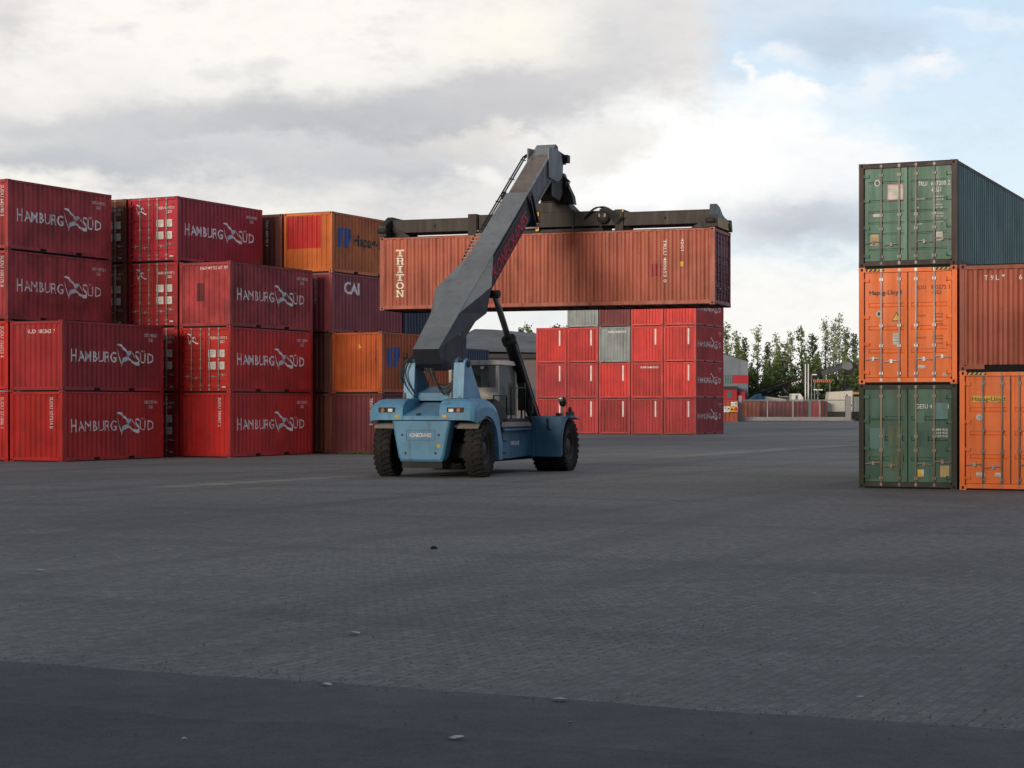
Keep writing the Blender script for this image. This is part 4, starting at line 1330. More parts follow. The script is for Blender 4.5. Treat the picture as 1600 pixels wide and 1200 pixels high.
    mb = MB(); mb.box((0.0, 3.35, 1.5), (0.55, 3.9, 1.95), BLK); mb.prism([(3.30, 1.9), (3.45, 1.9), (3.36, 2.62), (3.28, 2.75), (3.2, 2.6)], 0.03, 0.52, BLK); mb.box((0.16, 3.22, 2.70), (0.40, 3.32, 2.92), BLK)
    mb.build('driver_seat', cab)
    mb = MB(); mb.tube([(0.50, Y0 - 0.02, 3.2), (0.50, Y0 - 0.14, 3.2)], 0.05, LAMPW, 8); mb.build('work_lamp', cab)

    # railings, steps, exhaust and mirrors on the right-hand deck
    mb = MB()
    mb.tube([(1.20, 1.75, 1.5), (1.20, 1.75, 2.35), (1.20, 2.9, 2.35), (1.20, 2.9, 1.5)], 0.022, BLK, 6)
    mb.tube([(0.62, 1.72, 2.2), (0.62, 1.72, 3.0)], 0.05, BLK, 8); mb.box((0.42, 1.66, 2.62), (0.82, 1.80, 2.95), BLK)
    mb.tube([(1.30, 3.0, 1.5), (1.30, 3.0, 2.6), (1.30, 4.3, 2.6), (1.30, 4.3, 1.5)], 0.022, BLK, 6)
    mb.build('handrail', root)
    mb = MB(); mb.prism([(1.05, 1.60), (1.2, 2.05), (1.5, 2.25), (1.9, 2.15), (2.5, 1.75), (2.6, 1.5), (1.1, 1.5)], 1.05, 1.36, BLK); mb.build('air_filter_housing', root, bevel=0.03)
    mb = MB(); mb.box((0.92, 2.0, 1.42), (1.38, 4.7, 1.56), GUARD); mb.box((0.96, 2.02, 1.56), (1.36, 4.68, 1.66), BLK); mb.build('deck_plate', root)
    mb = MB(); mb.box((1.00, 4.5, 1.9), (1.22, 4.62, 2.75), BLK); mb.box((1.30, 4.55, 1.8), (1.46, 4.64, 2.3), BLK); mb.tube([(1.1, 4.56, 1.5), (1.1, 4.56, 2.0)], 0.03, BLK, 6); mb.tube([(1.38, 4.6, 1.5), (1.38, 4.6, 1.9)], 0.03, BLK, 6)
    mb.build('side_mirror', root)
    for sg in (1, -1):
        mb = MB(); mb.tube([(sg * 1.98, 6.0, 1.70), (sg * 1.98, 6.0, 2.02)], 0.035, STEELD, 6); mb.lathe([(2.02, 0.02), (2.05, 0.10), (2.18, 0.12), (2.30, 0.09), (2.34, 0.01)], BLK, 14, 'z', (sg * 1.98, 6.0, 0))
        st = mb.build('lamp_stalk', root)
        mb = MB(); mb.lathe([(-0.02, 0.001), (-0.02, 0.085), (0.02, 0.085)], CHROME, 14, 'y', (sg * 1.93, 5.90, 2.26)); mb.build('round_mirror', st)
        mb = MB(); mb.box((sg * 2.06, 6.05, 1.70), (sg * 2.26, 6.35, 1.86), BLK); mb.tube([(sg * 2.16, 6.2, 1.86), (sg * 2.16, 6.2, 2.0)], 0.06, BLK, 8)
        mb.box((sg * 1.75, 6.0, 1.70), (sg * 1.88, 6.2, 1.82), BLK); mb.build('work_lamp', root)
        mb = MB(); mb.tube([(sg * 1.85, 4.87, 1.66), (sg * 1.85, 4.86, 1.36), (sg * 1.95, 4.86, 1.30)], 0.03, BLK, 6); mb.build('grab_handle', root)
    mb = MB()
    V, Fc = decal_text('KONECRANES', 0, 0, 0.12, 0.80, 0.02)
    mb.add([(1.304, 2.95 + a, 0.86 + b) for a, b in V], Fc, WHITE); mb.build('lettering', root, recalc=False)
    # hydraulic hoses drooping at the boom foot
    rnd = random.Random(5)
    for k in range(7):
        mb = MB(); x0 = -0.28 + k * 0.05; x1 = 0.66; sag = 2.55 + 0.1 * (k % 4)
        pts = []
        for i in range(13):
            t = i / 12
            pts.append((x0 + (x1 - x0) * t, -0.22 + 0.25 * t, (3.25 * (1 - t) + 2.85 * t) - (1 - (2 * t - 1) ** 2) * (0.38 + 0.05 * k)))
        mb.tube(pts, 0.016, HOSEG if k in (1, 4) else HOSE, 6); mb.build('hydraulic_hose', root)
    for k in range(6):
        mb = MB(); x0 = -0.52 - 0.02 * k; pts = []
        for i in range(13):
            t = i / 12
            pts.append((x0 - 0.35 * math.sin(math.pi * t) - 0.04 * k + 0.05 * math.sin(5 * t + k), -0.12 + 0.05 * k, 3.55 - 1.15 * t + 0.12 * math.sin(3.0 * t + k)))
        mb.tube(pts, 0.02, HOSE, 6); mb.build('hydraulic_hose', root)

    # ---- wheels
    def wheel(x, y, sg, steer=0.0, dual=False):
        wr = bpy.data.objects.new('wheel', rim_mesh(sg=sg)); col.objects.link(wr); wr.parent = root
        wr.location = (x, y, 0.80); wr.rotation_euler = (0, 0, steer)
        link('tyre', tyre_mesh(), wr)
    for sg in (-1, 1):
        wheel(sg * 1.395, 0.0, sg, R(5))
        wheel(sg * 2.05, 5.92, sg); wheel(sg * 1.48, 5.92, sg)

    # ---- spreader
    if spread:
        SF, SR, SZ = 12.22, -0.37, 8.045
        if not detail: SF, SR, SZ = 12.6, 0, 3.6
        mb = MB()
        # central frame
        mb.box((SR - 2.55, SF - 0.62, SZ + 0.22), (SR + 2.55, SF - 0.30, SZ + 0.74), SPREAD)
        mb.box((SR - 2.55, SF + 0.30, SZ + 0.22), (SR + 2.55, SF + 0.62, SZ + 0.74), SPREAD)
        mb.box((SR - 2.9, SF - 0.55, SZ + 0.03), (SR + 2.0, SF + 0.55, SZ + 0.16), SPREAD)
        mb.box((SR - 2.95, SF - 0.66, SZ + 0.02), (SR - 2.62, SF + 0.66, SZ + 0.78), SPREAD)
        mb.box((SR + 2.45, SF - 0.66, SZ + 0.01), (SR + 2.75, SF + 0.66, SZ + 0.76), SPREAD)
        for a in (-1.9, -0.8, 0.9, 1.9): mb.box((SR + a, SF - 0.66, SZ + 0.16), (SR + a + 0.08, SF + 0.66, SZ + 0.80), SPREAD)
        mb.prism([(SR - 1.2, SZ + 0.74), (SR - 0.8, SZ + 1.05), (SR + 0.55, SZ + 1.15), (SR + 0.95, SZ + 0.74)], SF - 0.55, SF + 0.55, SPREAD, axis='y')
        sp = mb.build('spreader', root, bevel=0.012)
        mb = MB()
        mb.lathe([(SZ + 1.1, 0.55), (SZ + 1.30, 0.55), (SZ + 1.30, 0.42), (SZ + 1.55, 0.42), (SZ + 1.56, 0.01)], BLK, 24, 'z', (SR + 0.15, SF - 0.1, 0))
        mb.box((SR - 0.25, SF - 0.5, SZ + 1.5), (SR + 0.5, SF + 0.3, SZ + 1.85), BLK)
        mb.prism([(SR + 0.2, SZ + 1.15), (SR + 0.95, SZ + 1.0), (SR + 0.90, SZ + 1.3), (SR + 0.70, SZ + 1.70), (SR + 0.55, SZ + 2.1), (SR + 0.3, SZ + 2.0)], SF - 0.60, SF - 0.25, BLK, axis='y')
        mb.build('rotator', sp)
        for (a, b) in ((-5.85, -2.6), (2.6, 5.85)):
            mb = MB()
            mb.box((SR + a, SF - 0.60, SZ + 0.20), (SR + b, SF - 0.32, SZ + 0.66), SPREAD)
            mb.box((SR + a, SF - 0.615, SZ + 0.20), (SR + b, SF - 0.60, SZ + 0.235), SPREAD); mb.box((SR + a, SF - 0.615, SZ + 0.625), (SR + b, SF - 0.60, SZ + 0.66), SPREAD)
            mb.box((SR + a, SF + 0.32, SZ + 0.20), (SR + b, SF + 0.60, SZ + 0.66), SPREAD)
            mb.box((SR + a * 0.5 + b * 0.5 - 0.03, SF - 0.604, SZ + 0.36), (SR + a * 0.5 + b * 0.5 + 0.03, SF - 0.60, SZ + 0.46), HOLE_SHADE)
            mb.build('telescopic_beam', sp)
        for sg in (-1, 1):
            mb = MB(); xe = SR + sg * 6.0
            prof = [(SF - 1.22, SZ + 0.03), (SF - 1.22, SZ + 0.40), (SF - 1.05, SZ + 0.48), (SF - 0.66, SZ + 0.70), (SF - 0.50, SZ + 0.78), (SF + 0.50, SZ + 0.78), (SF + 0.66, SZ + 0.70), (SF + 1.05, SZ + 0.48), (SF + 1.22, SZ + 0.40), (SF + 1.22, SZ + 0.03)]
            if sg > 0: prof = [(SF - 1.22, SZ + 0.03), (SF - 1.22, SZ + 0.42), (SF - 1.12, SZ + 0.78), (SF - 0.85, SZ + 0.80), (SF - 0.45, SZ + 0.72), (SF - 0.05, SZ + 0.52), (SF + 0.25, SZ + 0.45), (SF + 1.22, SZ + 0.36), (SF + 1.22, SZ + 0.03)]
            mb.prism(prof, xe - sg * 0.10, xe + sg * 0.10, SPREAD if sg < 0 else paint('bluish_black_paint', (0.05, 0.07, 0.10), 0.4, 0.4, 0.3))
            eb = mb.build('end_beam', sp, bevel=0.01)
            mb = MB(); xs = xe + sg * 0.104
            for k in range(12):
                y0 = SF - 1.20 + k * 0.20
                mb.add([(xs, y0, SZ + 0.05), (xs, y0 + 0.10, SZ + 0.05), (xs, y0 + 0.20, SZ + 0.34), (xs, y0 + 0.10, SZ + 0.34)], [(0, 1, 2, 3)], YELLOW if k % 1 == 0 else BLK)
            mb.build('hazard_stripes', eb, recalc=False)
            for fy in (-1.1, 1.1):
                mb = MB()
                mb.prism([(xe - 0.16, SZ + 0.02), (xe + 0.16, SZ + 0.02), (xe + 0.13, SZ + 0.42), (xe - 0.13, SZ + 0.42)], SF + fy - 0.13, SF + fy + 0.12, BLK, axis='y')
                mb.prism([(xe - sg * 0.1, SZ + 0.03), (xe - sg * 0.85, SZ + 0.05), (xe - sg * 0.45, SZ + 0.28), (xe - sg * 0.1, SZ + 0.42)], SF + fy * 0.55 - 0.06, SF + fy * 0.55 + 0.06, BLK, axis='y')
                mb.tube([(xe - 0.2 * sg, SF + fy - 0.16, SZ + 0.22), (xe + 0.14 * sg, SF + fy - 0.16, SZ + 0.22)], 0.09, SPREAD, 10)
                mb.tube([(xe, SF + fy, SZ - 0.05), (xe, SF + fy, SZ + 0.1)], 0.05, STEELD, 8)
                mb.build('twist_lock', sp)
        mb = MB()
        for k in range(3): mb.box((SR - 0.42, SF - 0.672, SZ + 0.10 + k * 0.26), (SR - 0.30, SF - 0.663, SZ + 0.23 + k * 0.26), YELLOW)
        mb.box((SR + 2.72, SF - 0.672, SZ + 0.66), (SR + 2.76, SF - 0.664, SZ + 0.76), YELLOW)
        mb.build('warning_marks', sp)
        mb = MB()
        mb.tube([(SR - 1.7, SF - 0.70, SZ + 0.20), (SR - 0.35, SF - 0.70, SZ + 0.21)], 0.035, GUARD, 6); mb.build('guide_rod', sp)
        for k in range(5):
            pts = []
            for i in range(15):
                t = i / 14
                pts.append((SR + 1.35 + 1.25 * t + 0.05 * k, SF - 0.70 - 0.02 * k, SZ + 0.45 + 0.05 * k + (0.48 - 0.05 * k) * math.sin(math.pi * min(1, t * 1.15)) - 0.18 * t))
            mb = MB(); mb.tube(pts, 0.022, HOSE, 6); mb.build('hydraulic_hose', sp)
        mb = MB(); mb.lathe([(SF - 0.78, 0.001), (SF - 0.78, 0.22), (SF - 0.66, 0.22)], SPREAD, 18, 'y', (SR + 2.05, 0, SZ + 0.50))
        mb.box((SR + 1.9, SF - 0.79, SZ + 0.50), (SR + 1.96, SF - 0.781, SZ + 0.62), GUARD); mb.box((SR + 2.1, SF - 0.79, SZ + 0.50), (SR + 2.16, SF - 0.781, SZ + 0.62), GUARD)
        mb.build('valve_block', sp)
        for k in range(4):
            hh = [(SR + 0.25 + 0.05 * k, SF - 0.8, 10.2 - (0 if detail else 5.2)), (SR + 0.75 + 0.05 * k, SF - 0.85, 9.8 - (0 if detail else 5.2)), (SR + 0.70 + 0.03 * k, SF - 0.8, SZ + 1.5), (SR + 0.45, SF - 0.6, SZ + 1.1)]
            mb = MB(); mb.tube(hh, 0.022, HOSE, 6); mb.build('hydraulic_hose', sp)
    return root


rs = reach_stacker(O_RS, -PH, 'blue reach stacker with raised dark grey boom, holding up a brown container')

# ------------------------------------------------------------------ the container held up by the spreader
def rs_world(r, f): return (O_RS[0] + r * math.cos(PH) + f * math.sin(PH), O_RS[1] - r * math.sin(PH) + f * math.cos(PH))
# its door end faces right; local y runs to the left along the row, so the camera sees the local -x side
RC = -0.37
th_h = PH - R(90)
origin = rs_world(RC + 6.096, 12.22)
crn = (origin[0] + W / 2 * math.cos(th_h), origin[1] - W / 2 * math.sin(th_h))
trit = slab_word('TRITON', 0.62, 2.14, 0.31, 0.245, 0.288)
tdec = [(p_, plain('cream_lettering', (0.80, 0.76, 0.62), 0.6)) for p_ in trit]
tdec.append((decal_text('TRLU 480653 0', 10.42, 2.22, 0.09, 1.45, 0.015, rot=-90), WHITE))
tdec.append((decal_text('42G1', 11.02, 2.24, 0.09, 0.42, 0.01, rot=-90), WHITE))
tdec.append((rect(11.0, 1.30, 11.10, 1.46), YELLOW))
tdec.append((rect(9.95, 0.98, 10.32, 1.40), REDB))
hang = container(crn, 5.45, L40, H8, BROWN, 'doors', 'long red brown container hanging from the spreader of the blue reach stacker', None,
                 rz=th_h, side_l=tdec, door_m=paint('skylit_plum_door_paint', (0.26, 0.10, 0.125), 0.5, 0.5, 0.4), bars=paint('skylit_plum_bar_paint', (0.30, 0.17, 0.19), 0.5, 0.5, 0.4))  # door end lightened, sky light from the right put into the colour

# ------------------------------------------------------------------ ground
def ground_material():
    mt = bpy.data.materials.new('block_paving'); mt.use_nodes = True
    w = NT(mt.node_tree); b = w.n['Principled BSDF']
    tc = w.new('ShaderNodeTexCoord'); P = tc.outputs['Object']
    Pr = w.mapping(P, (1, 1, 1), (0, 0, 0), (0, 0, R(26.2)))        # into the yard's own grid
    Pl = w.mapping(Pr, (1, 1, 1), (0, 0, 0), (0, 0, R(90)))
    br = w.new('ShaderNodeTexBrick'); w.l.new(Pl, br.inputs['Vector'])
    br.inputs['Scale'].default_value = 1.0
    br.inputs['Brick Width'].default_value = 0.20; br.inputs['Row Height'].default_value = 0.10
    br.inputs['Mortar Size'].default_value = 0.006; br.inputs['Mortar Smooth'].default_value = 0.3
    br.inputs['Color1'].default_value = (0.78, 0.78, 0.78, 1); br.inputs['Color2'].default_value = (1.2, 1.2, 1.2, 1); br.inputs['Mortar'].default_value = (0.5, 0.5, 0.5, 1)
    # chipped corners: dark spots sitting on the joints in irregular patches
    sx_ = w.new('ShaderNodeSeparateXYZ'); w.l.new(Pr, sx_.inputs[0])
    def grid(v, p, wd):
        return w.rng(w.m('ABSOLUTE', w.m('SUBTRACT', w.m('FRACT', w.m('DIVIDE', v, p)), 0.5)), wd / p, wd / p * 0.5)
    chip = w.noise(Pr, 4.0, 2, 0.6)
    patch = w.noise(Pr, 0.16, 3, 0.5)
    lines = w.noise(w.mapping(Pr, (6.0, 0.15, 1)), 1.0, 2, 0.5)
    spot = w.m('MULTIPLY', grid(sx_.outputs[0], 0.12, 0.016), grid(sx_.outputs[1], 0.20, 0.032))
    spot = w.m('MULTIPLY', spot, w.rng(w.m('ADD', w.m('ADD', patch, w.m('MULTIPLY', lines, 0.7)), w.m('MULTIPLY', chip, 0.4)), 0.98, 1.22))
    big = w.noise(Pr, 0.05, 4, 0.55); med = w.noise(Pr, 0.45, 5, 0.6); fin = w.noise(Pr, 30, 3, 0.7)
    sweep = w.noise(w.mapping(P, (0.03, 0.35, 1), (3, 1, 0), (0, 0, R(8))), 1.0, 5, 0.6)
    c = w.mix(w.rng(big, 0.35, 0.65), GND_LO, GND_HI)
    c = w.mix(w.m('MULTIPLY', w.rng(med, 0.35, 0.7), 0.5), c, GND_MID)
    c = w.mix(w.m('MULTIPLY', w.rng(sweep, 0.50, 0.70), 0.45), c, (0.26, 0.245, 0.225))
    c = w.mix(0.75, c, w.mix(0.9, (1, 1, 1), br.outputs['Color']), 'MULTIPLY')
    c = w.mix(1.0, c, w.mix(w.rng(fin, 0.25, 0.75, 0.0, 1.0, 'LINEAR'), (0.62, 0.62, 0.62), (1.38, 1.38, 1.38)), 'MULTIPLY')
    c = w.mix(w.m('MULTIPLY', spot, 0.9), c, (0.02, 0.02, 0.021))
    oil = w.noise(w.mapping(P, (1, 1, 1), (11, 4, 0)), 0.55, 6, 0.72)
    c = w.mix(w.m('MULTIPLY', w.rng(oil, 0.60, 0.72), 0.35), c, (0.075, 0.073, 0.072))
    pale = w.noise(w.mapping(P, (0.5, 2.0, 1), (2, 7, 0), (0, 0, R(12))), 0.5, 7, 0.75)
    c = w.mix(w.m('MULTIPLY', w.rng(pale, 0.58, 0.74), 0.40), c, (0.30, 0.285, 0.26))
    gr = w.noise(P, 7.0, 5, 0.8)
    c = w.mix(1.0, c, w.mix(w.rng(gr, 0.3, 0.7, 0.0, 1.0, 'LINEAR'), (0.70, 0.70, 0.70), (1.3, 1.3, 1.3)), 'MULTIPLY')
    for (ox_, oy_, rot_, sc2) in ((0, 0, 26, 0.50), (13, 5, 18, 0.37), (4, 22, -64, 0.43)):
        tv = w.new('ShaderNodeTexWave', wave_type='BANDS', bands_direction='X'); w.l.new(w.mapping(P, (1, 1, 1), (ox_, oy_, 0), (0, 0, R(rot_))), tv.inputs['Vector'])
        tv.inputs['Scale'].default_value = sc2 * 0.1; tv.inputs['Distortion'].default_value = 9.0; tv.inputs['Detail'].default_value = 1.0; tv.inputs['Detail Scale'].default_value = 0.07
        c = w.mix(w.m('MULTIPLY', w.rng(tv.outputs['Fac'], 0.955, 0.995), 0.22), c, (0.075, 0.075, 0.078))
    # tyre marks: soft dark arcs
    wv = w.new('ShaderNodeTexWave', wave_type='RINGS', rings_direction='Z'); w.l.new(w.mapping(P, (1, 1, 1), (3, -34, 0)), wv.inputs['Vector'])
    wv.inputs['Scale'].default_value = 0.035; wv.inputs['Distortion'].default_value = 3.0; wv.inputs['Detail'].default_value = 2.0; wv.inputs['Detail Scale'].default_value = 0.4
    c = w.mix(w.m('MULTIPLY', w.rng(wv.outputs['Fac'], 0.82, 0.96), 0.18), c, (0.08, 0.08, 0.085))
    w.l.new(c, b.inputs['Base Color'])
    b.inputs['Roughness'].default_value = 0.78
    b.inputs['Specular IOR Level'].default_value = 0.25
    bp = w.new('ShaderNodeBump'); bp.inputs['Strength'].default_value = 0.25; bp.inputs['Distance'].default_value = 0.006
    h = w.m('SUBTRACT', w.m('ADD', w.m('MULTIPLY', fin, 0.35), w.m('MULTIPLY', med, 0.8)), w.m('MULTIPLY', br.outputs['Fac'], 0.5))
    w.l.new(h, bp.inputs['Height']); w.l.new(bp.outputs[0], b.inputs['Normal'])
    return mt


def asphalt_material(name, k):
    mt = bpy.data.materials.new(name); mt.use_nodes = True
    w = NT(mt.node_tree); b = w.n['Principled BSDF']
    tc = w.new('ShaderNodeTexCoord'); P = tc.outputs['Object']
    big = w.noise(P, 0.35, 4, 0.6); fin = w.noise(P, 60, 3, 0.8); sp = w.noise(P, 22, 2, 0.9)
    c = w.mix(w.rng(big, 0.35, 0.65), tuple(k * q for q in (0.080, 0.082, 0.094)), tuple(k * q for q in (0.106, 0.107, 0.114)))
    c = w.mix(1.0, c, w.mix(w.rng(fin, 0.2, 0.8, 0, 1, 'LINEAR'), (0.45, 0.45, 0.45), (1.6, 1.6, 1.6)), 'MULTIPLY')
    md = w.noise(P, 3.0, 6, 0.8)
    c = w.mix(1.0, c, w.mix(w.rng(md, 0.3, 0.7, 0, 1, 'LINEAR'), (0.78, 0.78, 0.80), (1.22, 1.22, 1.20)), 'MULTIPLY')
    c = w.mix(w.m('MULTIPLY', w.rng(sp, 0.70, 0.78), 0.35), c, (0.2, 0.2, 0.2))
    w.l.new(c, b.inputs['Base Color']); b.inputs['Roughness'].default_value = 0.85; b.inputs['Specular IOR Level'].default_value = 0.3
    bp = w.new('ShaderNodeBump'); bp.inputs['Strength'].default_value = 0.6; bp.inputs['Distance'].default_value = 0.006
    w.l.new(fin, bp.inputs['Height']); w.l.new(bp.outputs[0], b.inputs['Normal'])
    return mt


GND_LO, GND_HI, GND_MID = (0.150, 0.149, 0.150), (0.225, 0.220, 0.212), (0.185, 0.184, 0.184)
mb = MB(); g = ground_material(); S = 2600
mb.add([(-S, -S, 0), (S, -S, 0), (S, S, 0), (-S, S, 0)], [(0, 1, 2, 3)], g)
o = mb.build('ground', recalc=False); o['kind'] = 'structure'


def strip(name, pts, z, m):
    mb = MB(); mb.add([(a, b, z) for a, b in pts], [list(range(len(pts)))], m)
    o = mb.build(name, recalc=False); o['kind'] = 'structure'; return o


rnd = random.Random(11)
def edge_line(a, b, n, jit):
    out = []
    for i in range(n + 1):
        t = i / n; out.append((a[0] + (b[0] - a[0]) * t, a[1] + (b[1] - a[1]) * t + rnd.uniform(-jit, jit) + jit * 1.5 * math.sin(t * 130) + jit * math.sin(t * 310 + 1)))
    return out
dx, dy = 7.32, -3.25
e1 = edge_line((-4.1 - 6 * dx, 15.05 - 6 * dy), (-4.1 + 7 * dx, 15.05 + 7 * dy), 900, 0.022)
strip('road', e1 + [(40, -60), (-60, -60)], 0.004, asphalt_material('asphalt', 1.0))
e2 = edge_line((-3.55 - 6 * dx, 13.0 - 6 * dy), (-3.55 + 7 * dx, 13.0 + 7 * dy), 700, 0.05)
strip('road_patch', e2 + [(38, -58), (-58, -58)], 0.008, asphalt_material('dark_asphalt', 0.80))

# unseen shed added behind the camera to keep low sun off near ground
shed = thing('added_shade_shed', 'long grey shed added unseen behind the camera to shade the near ground', 'building', (-30, -26, 0), R(-8))
mb = MB(); mb.box((-110, -22, 0), (120, 0, 14.5), paint('shed_cladding', (0.25, 0.26, 0.27), 0.6, 0.3, 0.1, scale=0.2, bump=0)); mb.build('wall', shed)
mb = MB(); mb.prism([(0.6, 14.45), (-11, 15.6), (-22.6, 14.45), (-22.6, 14.65), (-11, 15.85), (0.6, 14.65)], -110.5, 120.5, paint('shed_roof', (0.12, 0.12, 0.13), 0.6, 0.3, 0.1, scale=0.2, bump=0)); mb.build('roof', shed)
for k in range(9):
    mb = MB(); xx = -96 + k * 24; mb.box((xx, 0.003, 0), (xx + 5, 0.08, 5.2), BLUED); mb.build('door', shed)

# litter and pebbles
def at(px, py, z=0.0):
    Y = F_PX * CAM_H / (py - HOR); return ((px - 800) / F_PX * Y, Y, z)
litter = [(60, 893, 0.16, 'white crumpled paper scrap lying on the paving at the far left'), (553, 992, 0.17, 'dusty white paper scrap on the paving left of centre'),
          (510, 1073, 0.09, 'small white scrap on the asphalt edge at lower left'), (876, 1097, 0.14, 'long white scrap on the boundary of paving and asphalt, lower centre'),
          (1272, 930, 0.07, 'tiny white scrap on the paving at right of centre'), (712, 1158, 0.12, 'white torn scrap on the dark asphalt, lower centre left'),
          (1346, 1094, 0.08, 'small pale scrap on the paving at lower right'), (891, 1135, 0.06, 'tiny pale scrap on the asphalt below the long white one'),
          (288, 1159, 0.05, 'tiny pale scrap on the dark asphalt at bottom left')]
for i, (px, py, s, lb) in enumerate(litter):
    rr = random.Random(i); mb = MB(); p = at(px, py); k = 7
    vs = [(0, 0, 0.022)] + [(s * 0.5 * math.cos(q * 2 * math.pi / k) * rr.uniform(0.6, 1.1), s * 0.28 * math.sin(q * 2 * math.pi / k) * rr.uniform(0.6, 1.1), rr.uniform(0.004, 0.022)) for q in range(k)]
    mb.add(vs, [(0, 1 + q, 1 + (q + 1) % k) for q in range(k)], plain('scrap_paper', (0.55, 0.55, 0.52), 0.8))
    o = mb.build('paper_scrap', None, (p[0], p[1], 0.011), recalc=False); o['label'] = lb; o['category'] = 'litter'; o['group'] = 'scraps of paper on the ground'
mb = MB(); p = at(678, 858); mb.lathe([(0.0, 0.055), (0.03, 0.05), (0.045, 0.02), (0.046, 0.001)], BLK, 9, 'z'); o = mb.build('stone', None, (p[0], p[1], 0.002)); o['label'] = 'small dark lump lying alone on the paving in the middle'; o['category'] = 'stone'
mb = MB(); rr = random.Random(21); GRIT = plain('grit', (0.20, 0.195, 0.185), 0.9)
for k in range(2600):
    if rr.random() < 0.6:
        t = rr.uniform(-3, 4); off = rr.gauss(0, 0.22); x = -4.1 + dx * t; y = 15.05 + dy * t + off
    else: x = rr.uniform(-9, 9); y = rr.uniform(10.3, 26)
    q = rr.uniform(0.004, 0.012) * (1 + 0.4 * (rr.random() < .1)); a = rr.uniform(0, 6.28); z = 0.009
    v = [(x + q * math.cos(a + u), y + q * math.sin(a + u), z) for u in (0, 2.1, 4.2)] + [(x, y, z + q * 1.2)]
    mb.add(v, [(0, 1, 3), (1, 2, 3), (2, 0, 3)], GRIT)
o = mb.build('grit', recalc=False); o['kind'] = 'stuff'; o['label'] = 'fine pale grit scattered over the near paving and asphalt'; o['category'] = 'grit'
# weeds at the foot of the maroon container
mb = MB(); GR = plain('weed_green', (0.07, 0.11, 0.03), 0.8); rr = random.Random(3)
for k in range(500):
    t = rr.random(); base = corner(cR, GRID_L, -1.9 + 1.7 * t, -0.10 - 0.35 * rr.random()); h = rr.uniform(0.03, 0.12)
    a = rr.uniform(0, 6.28); d = 0.03
    mb.add([(base[0] - d * math.cos(a), base[1] - d * math.sin(a), 0.002), (base[0] + d * math.cos(a), base[1] + d * math.sin(a), 0.002), (base[0] + rr.uniform(-.05, .05), base[1] + rr.uniform(-.05, .05), h)], [(0, 1, 2)], GR)
o = mb.build('weeds', recalc=False); o['kind'] = 'stuff'; o['label'] = 'low green weeds along the foot of the maroon container'; o['category'] = 'weeds'
# pale dust trail left by the wheels
mt = bpy.data.materials.new('dust'); mt.use_nodes = True; w = NT(mt.node_tree); b = w.n['Principled BSDF']
tcn = w.new('ShaderNodeTexCoord'); b.inputs['Roughness'].default_value = 0.9; b.inputs['Base Color'].default_value = (0.36, 0.335, 0.30, 1)
sep = w.new('ShaderNodeSeparateXYZ'); w.l.new(tcn.outputs['UV'], sep.inputs[0])
fade = w.m('MULTIPLY', w.rng(sep.outputs[1], 0.0, 0.35), w.rng(sep.outputs[1], 1.0, 0.65))
fade = w.m('MULTIPLY', fade, w.m('MULTIPLY', w.rng(sep.outputs[0], 0.0, 0.3), w.rng(sep.outputs[0], 1.0, 0.9)))
b.inputs['Alpha'].default_value = 1.0
nz = w.noise(w.mapping(tcn.outputs['Object'], (0.6, 3.5, 1)), 1.0, 5, 0.65)
w.l.new(w.m('MULTIPLY', w.m('MULTIPLY', fade, w.rng(nz, 0.30, 0.58)), 0.85), b.inputs['Alpha'])
for (pA, pB, wd) in (((150, 768), (585, 742), 1.6), ((930, 722), (1340, 694), 3.5)):
    a = Vector(at(*pA, 0.004)); c_ = Vector(at(*pB, 0.004)); nn = (c_ - a).cross(Vector((0, 0, 1))).normalized() * wd * 0.5
    me = bpy.data.meshes.new('dust_trail'); me.from_pydata([a - nn, c_ - nn, c_ + nn, a + nn], [], [(0, 1, 2, 3)])
    uv = me.uv_layers.new(name='UVMap')
    for i, q in enumerate(((0, 0), (1, 0), (1, 1), (0, 1))): uv.data[i].uv = q
    me.materials.append(mt); o = link('dust_trail', me); o['kind'] = 'structure'

# ------------------------------------------------------------------ background: warehouse, gate, signs, second machine
def wpos(px, Y): return ((px - 800) / F_PX * Y, Y)
def zat(py, Y): return CAM_H + (HOR - py) / F_PX * Y
ROOFG = paint('grey_sheet_roof', (0.135, 0.138, 0.150), 0.6, 0.3, 0.05, scale=0.3, bump=0)
WALLP = paint('mauve_grey_wall', (0.16, 0.135, 0.150), 0.6, 0.4, 0.1, scale=0.3, bump=0)
WALLG = paint('blue_grey_cladding', (0.155, 0.185, 0.225), 0.55, 0.25, 0.0, scale=0.3, bump=0)
REDW = paint('red_cladding', (0.34, 0.020, 0.035), 0.5, 0.3, 0.0, scale=0.3, bump=0)
DARKT = plain('dark_trim', (0.02, 0.02, 0.025), 0.6)
WINM = plain('dark_window_glass', (0.08, 0.13, 0.14), 0.15)
wh = thing('warehouse', 'low warehouse with a broad grey pitched roof and mauve wall, behind the reach stacker cab', 'building', (0, 150, 0))
mb = MB()
xl, xr = wpos(690, 150)[0], wpos(870, 150)[0]
ez, Ye, Yr = zat(552, 150), 150, 166
mb.box((xl, 0, 0), (xr, 32, ez - 0.25), WALLP); mb.build('wall', wh)
mb = MB()
rz_ = zat(514, 166); xp0, xp1 = wpos(742, 166)[0], wpos(772, 166)[0]
xle, xre = wpos(690, 150)[0] - 0.4, wpos(842, 150)[0] + 2
zr2 = zat(526, 166)
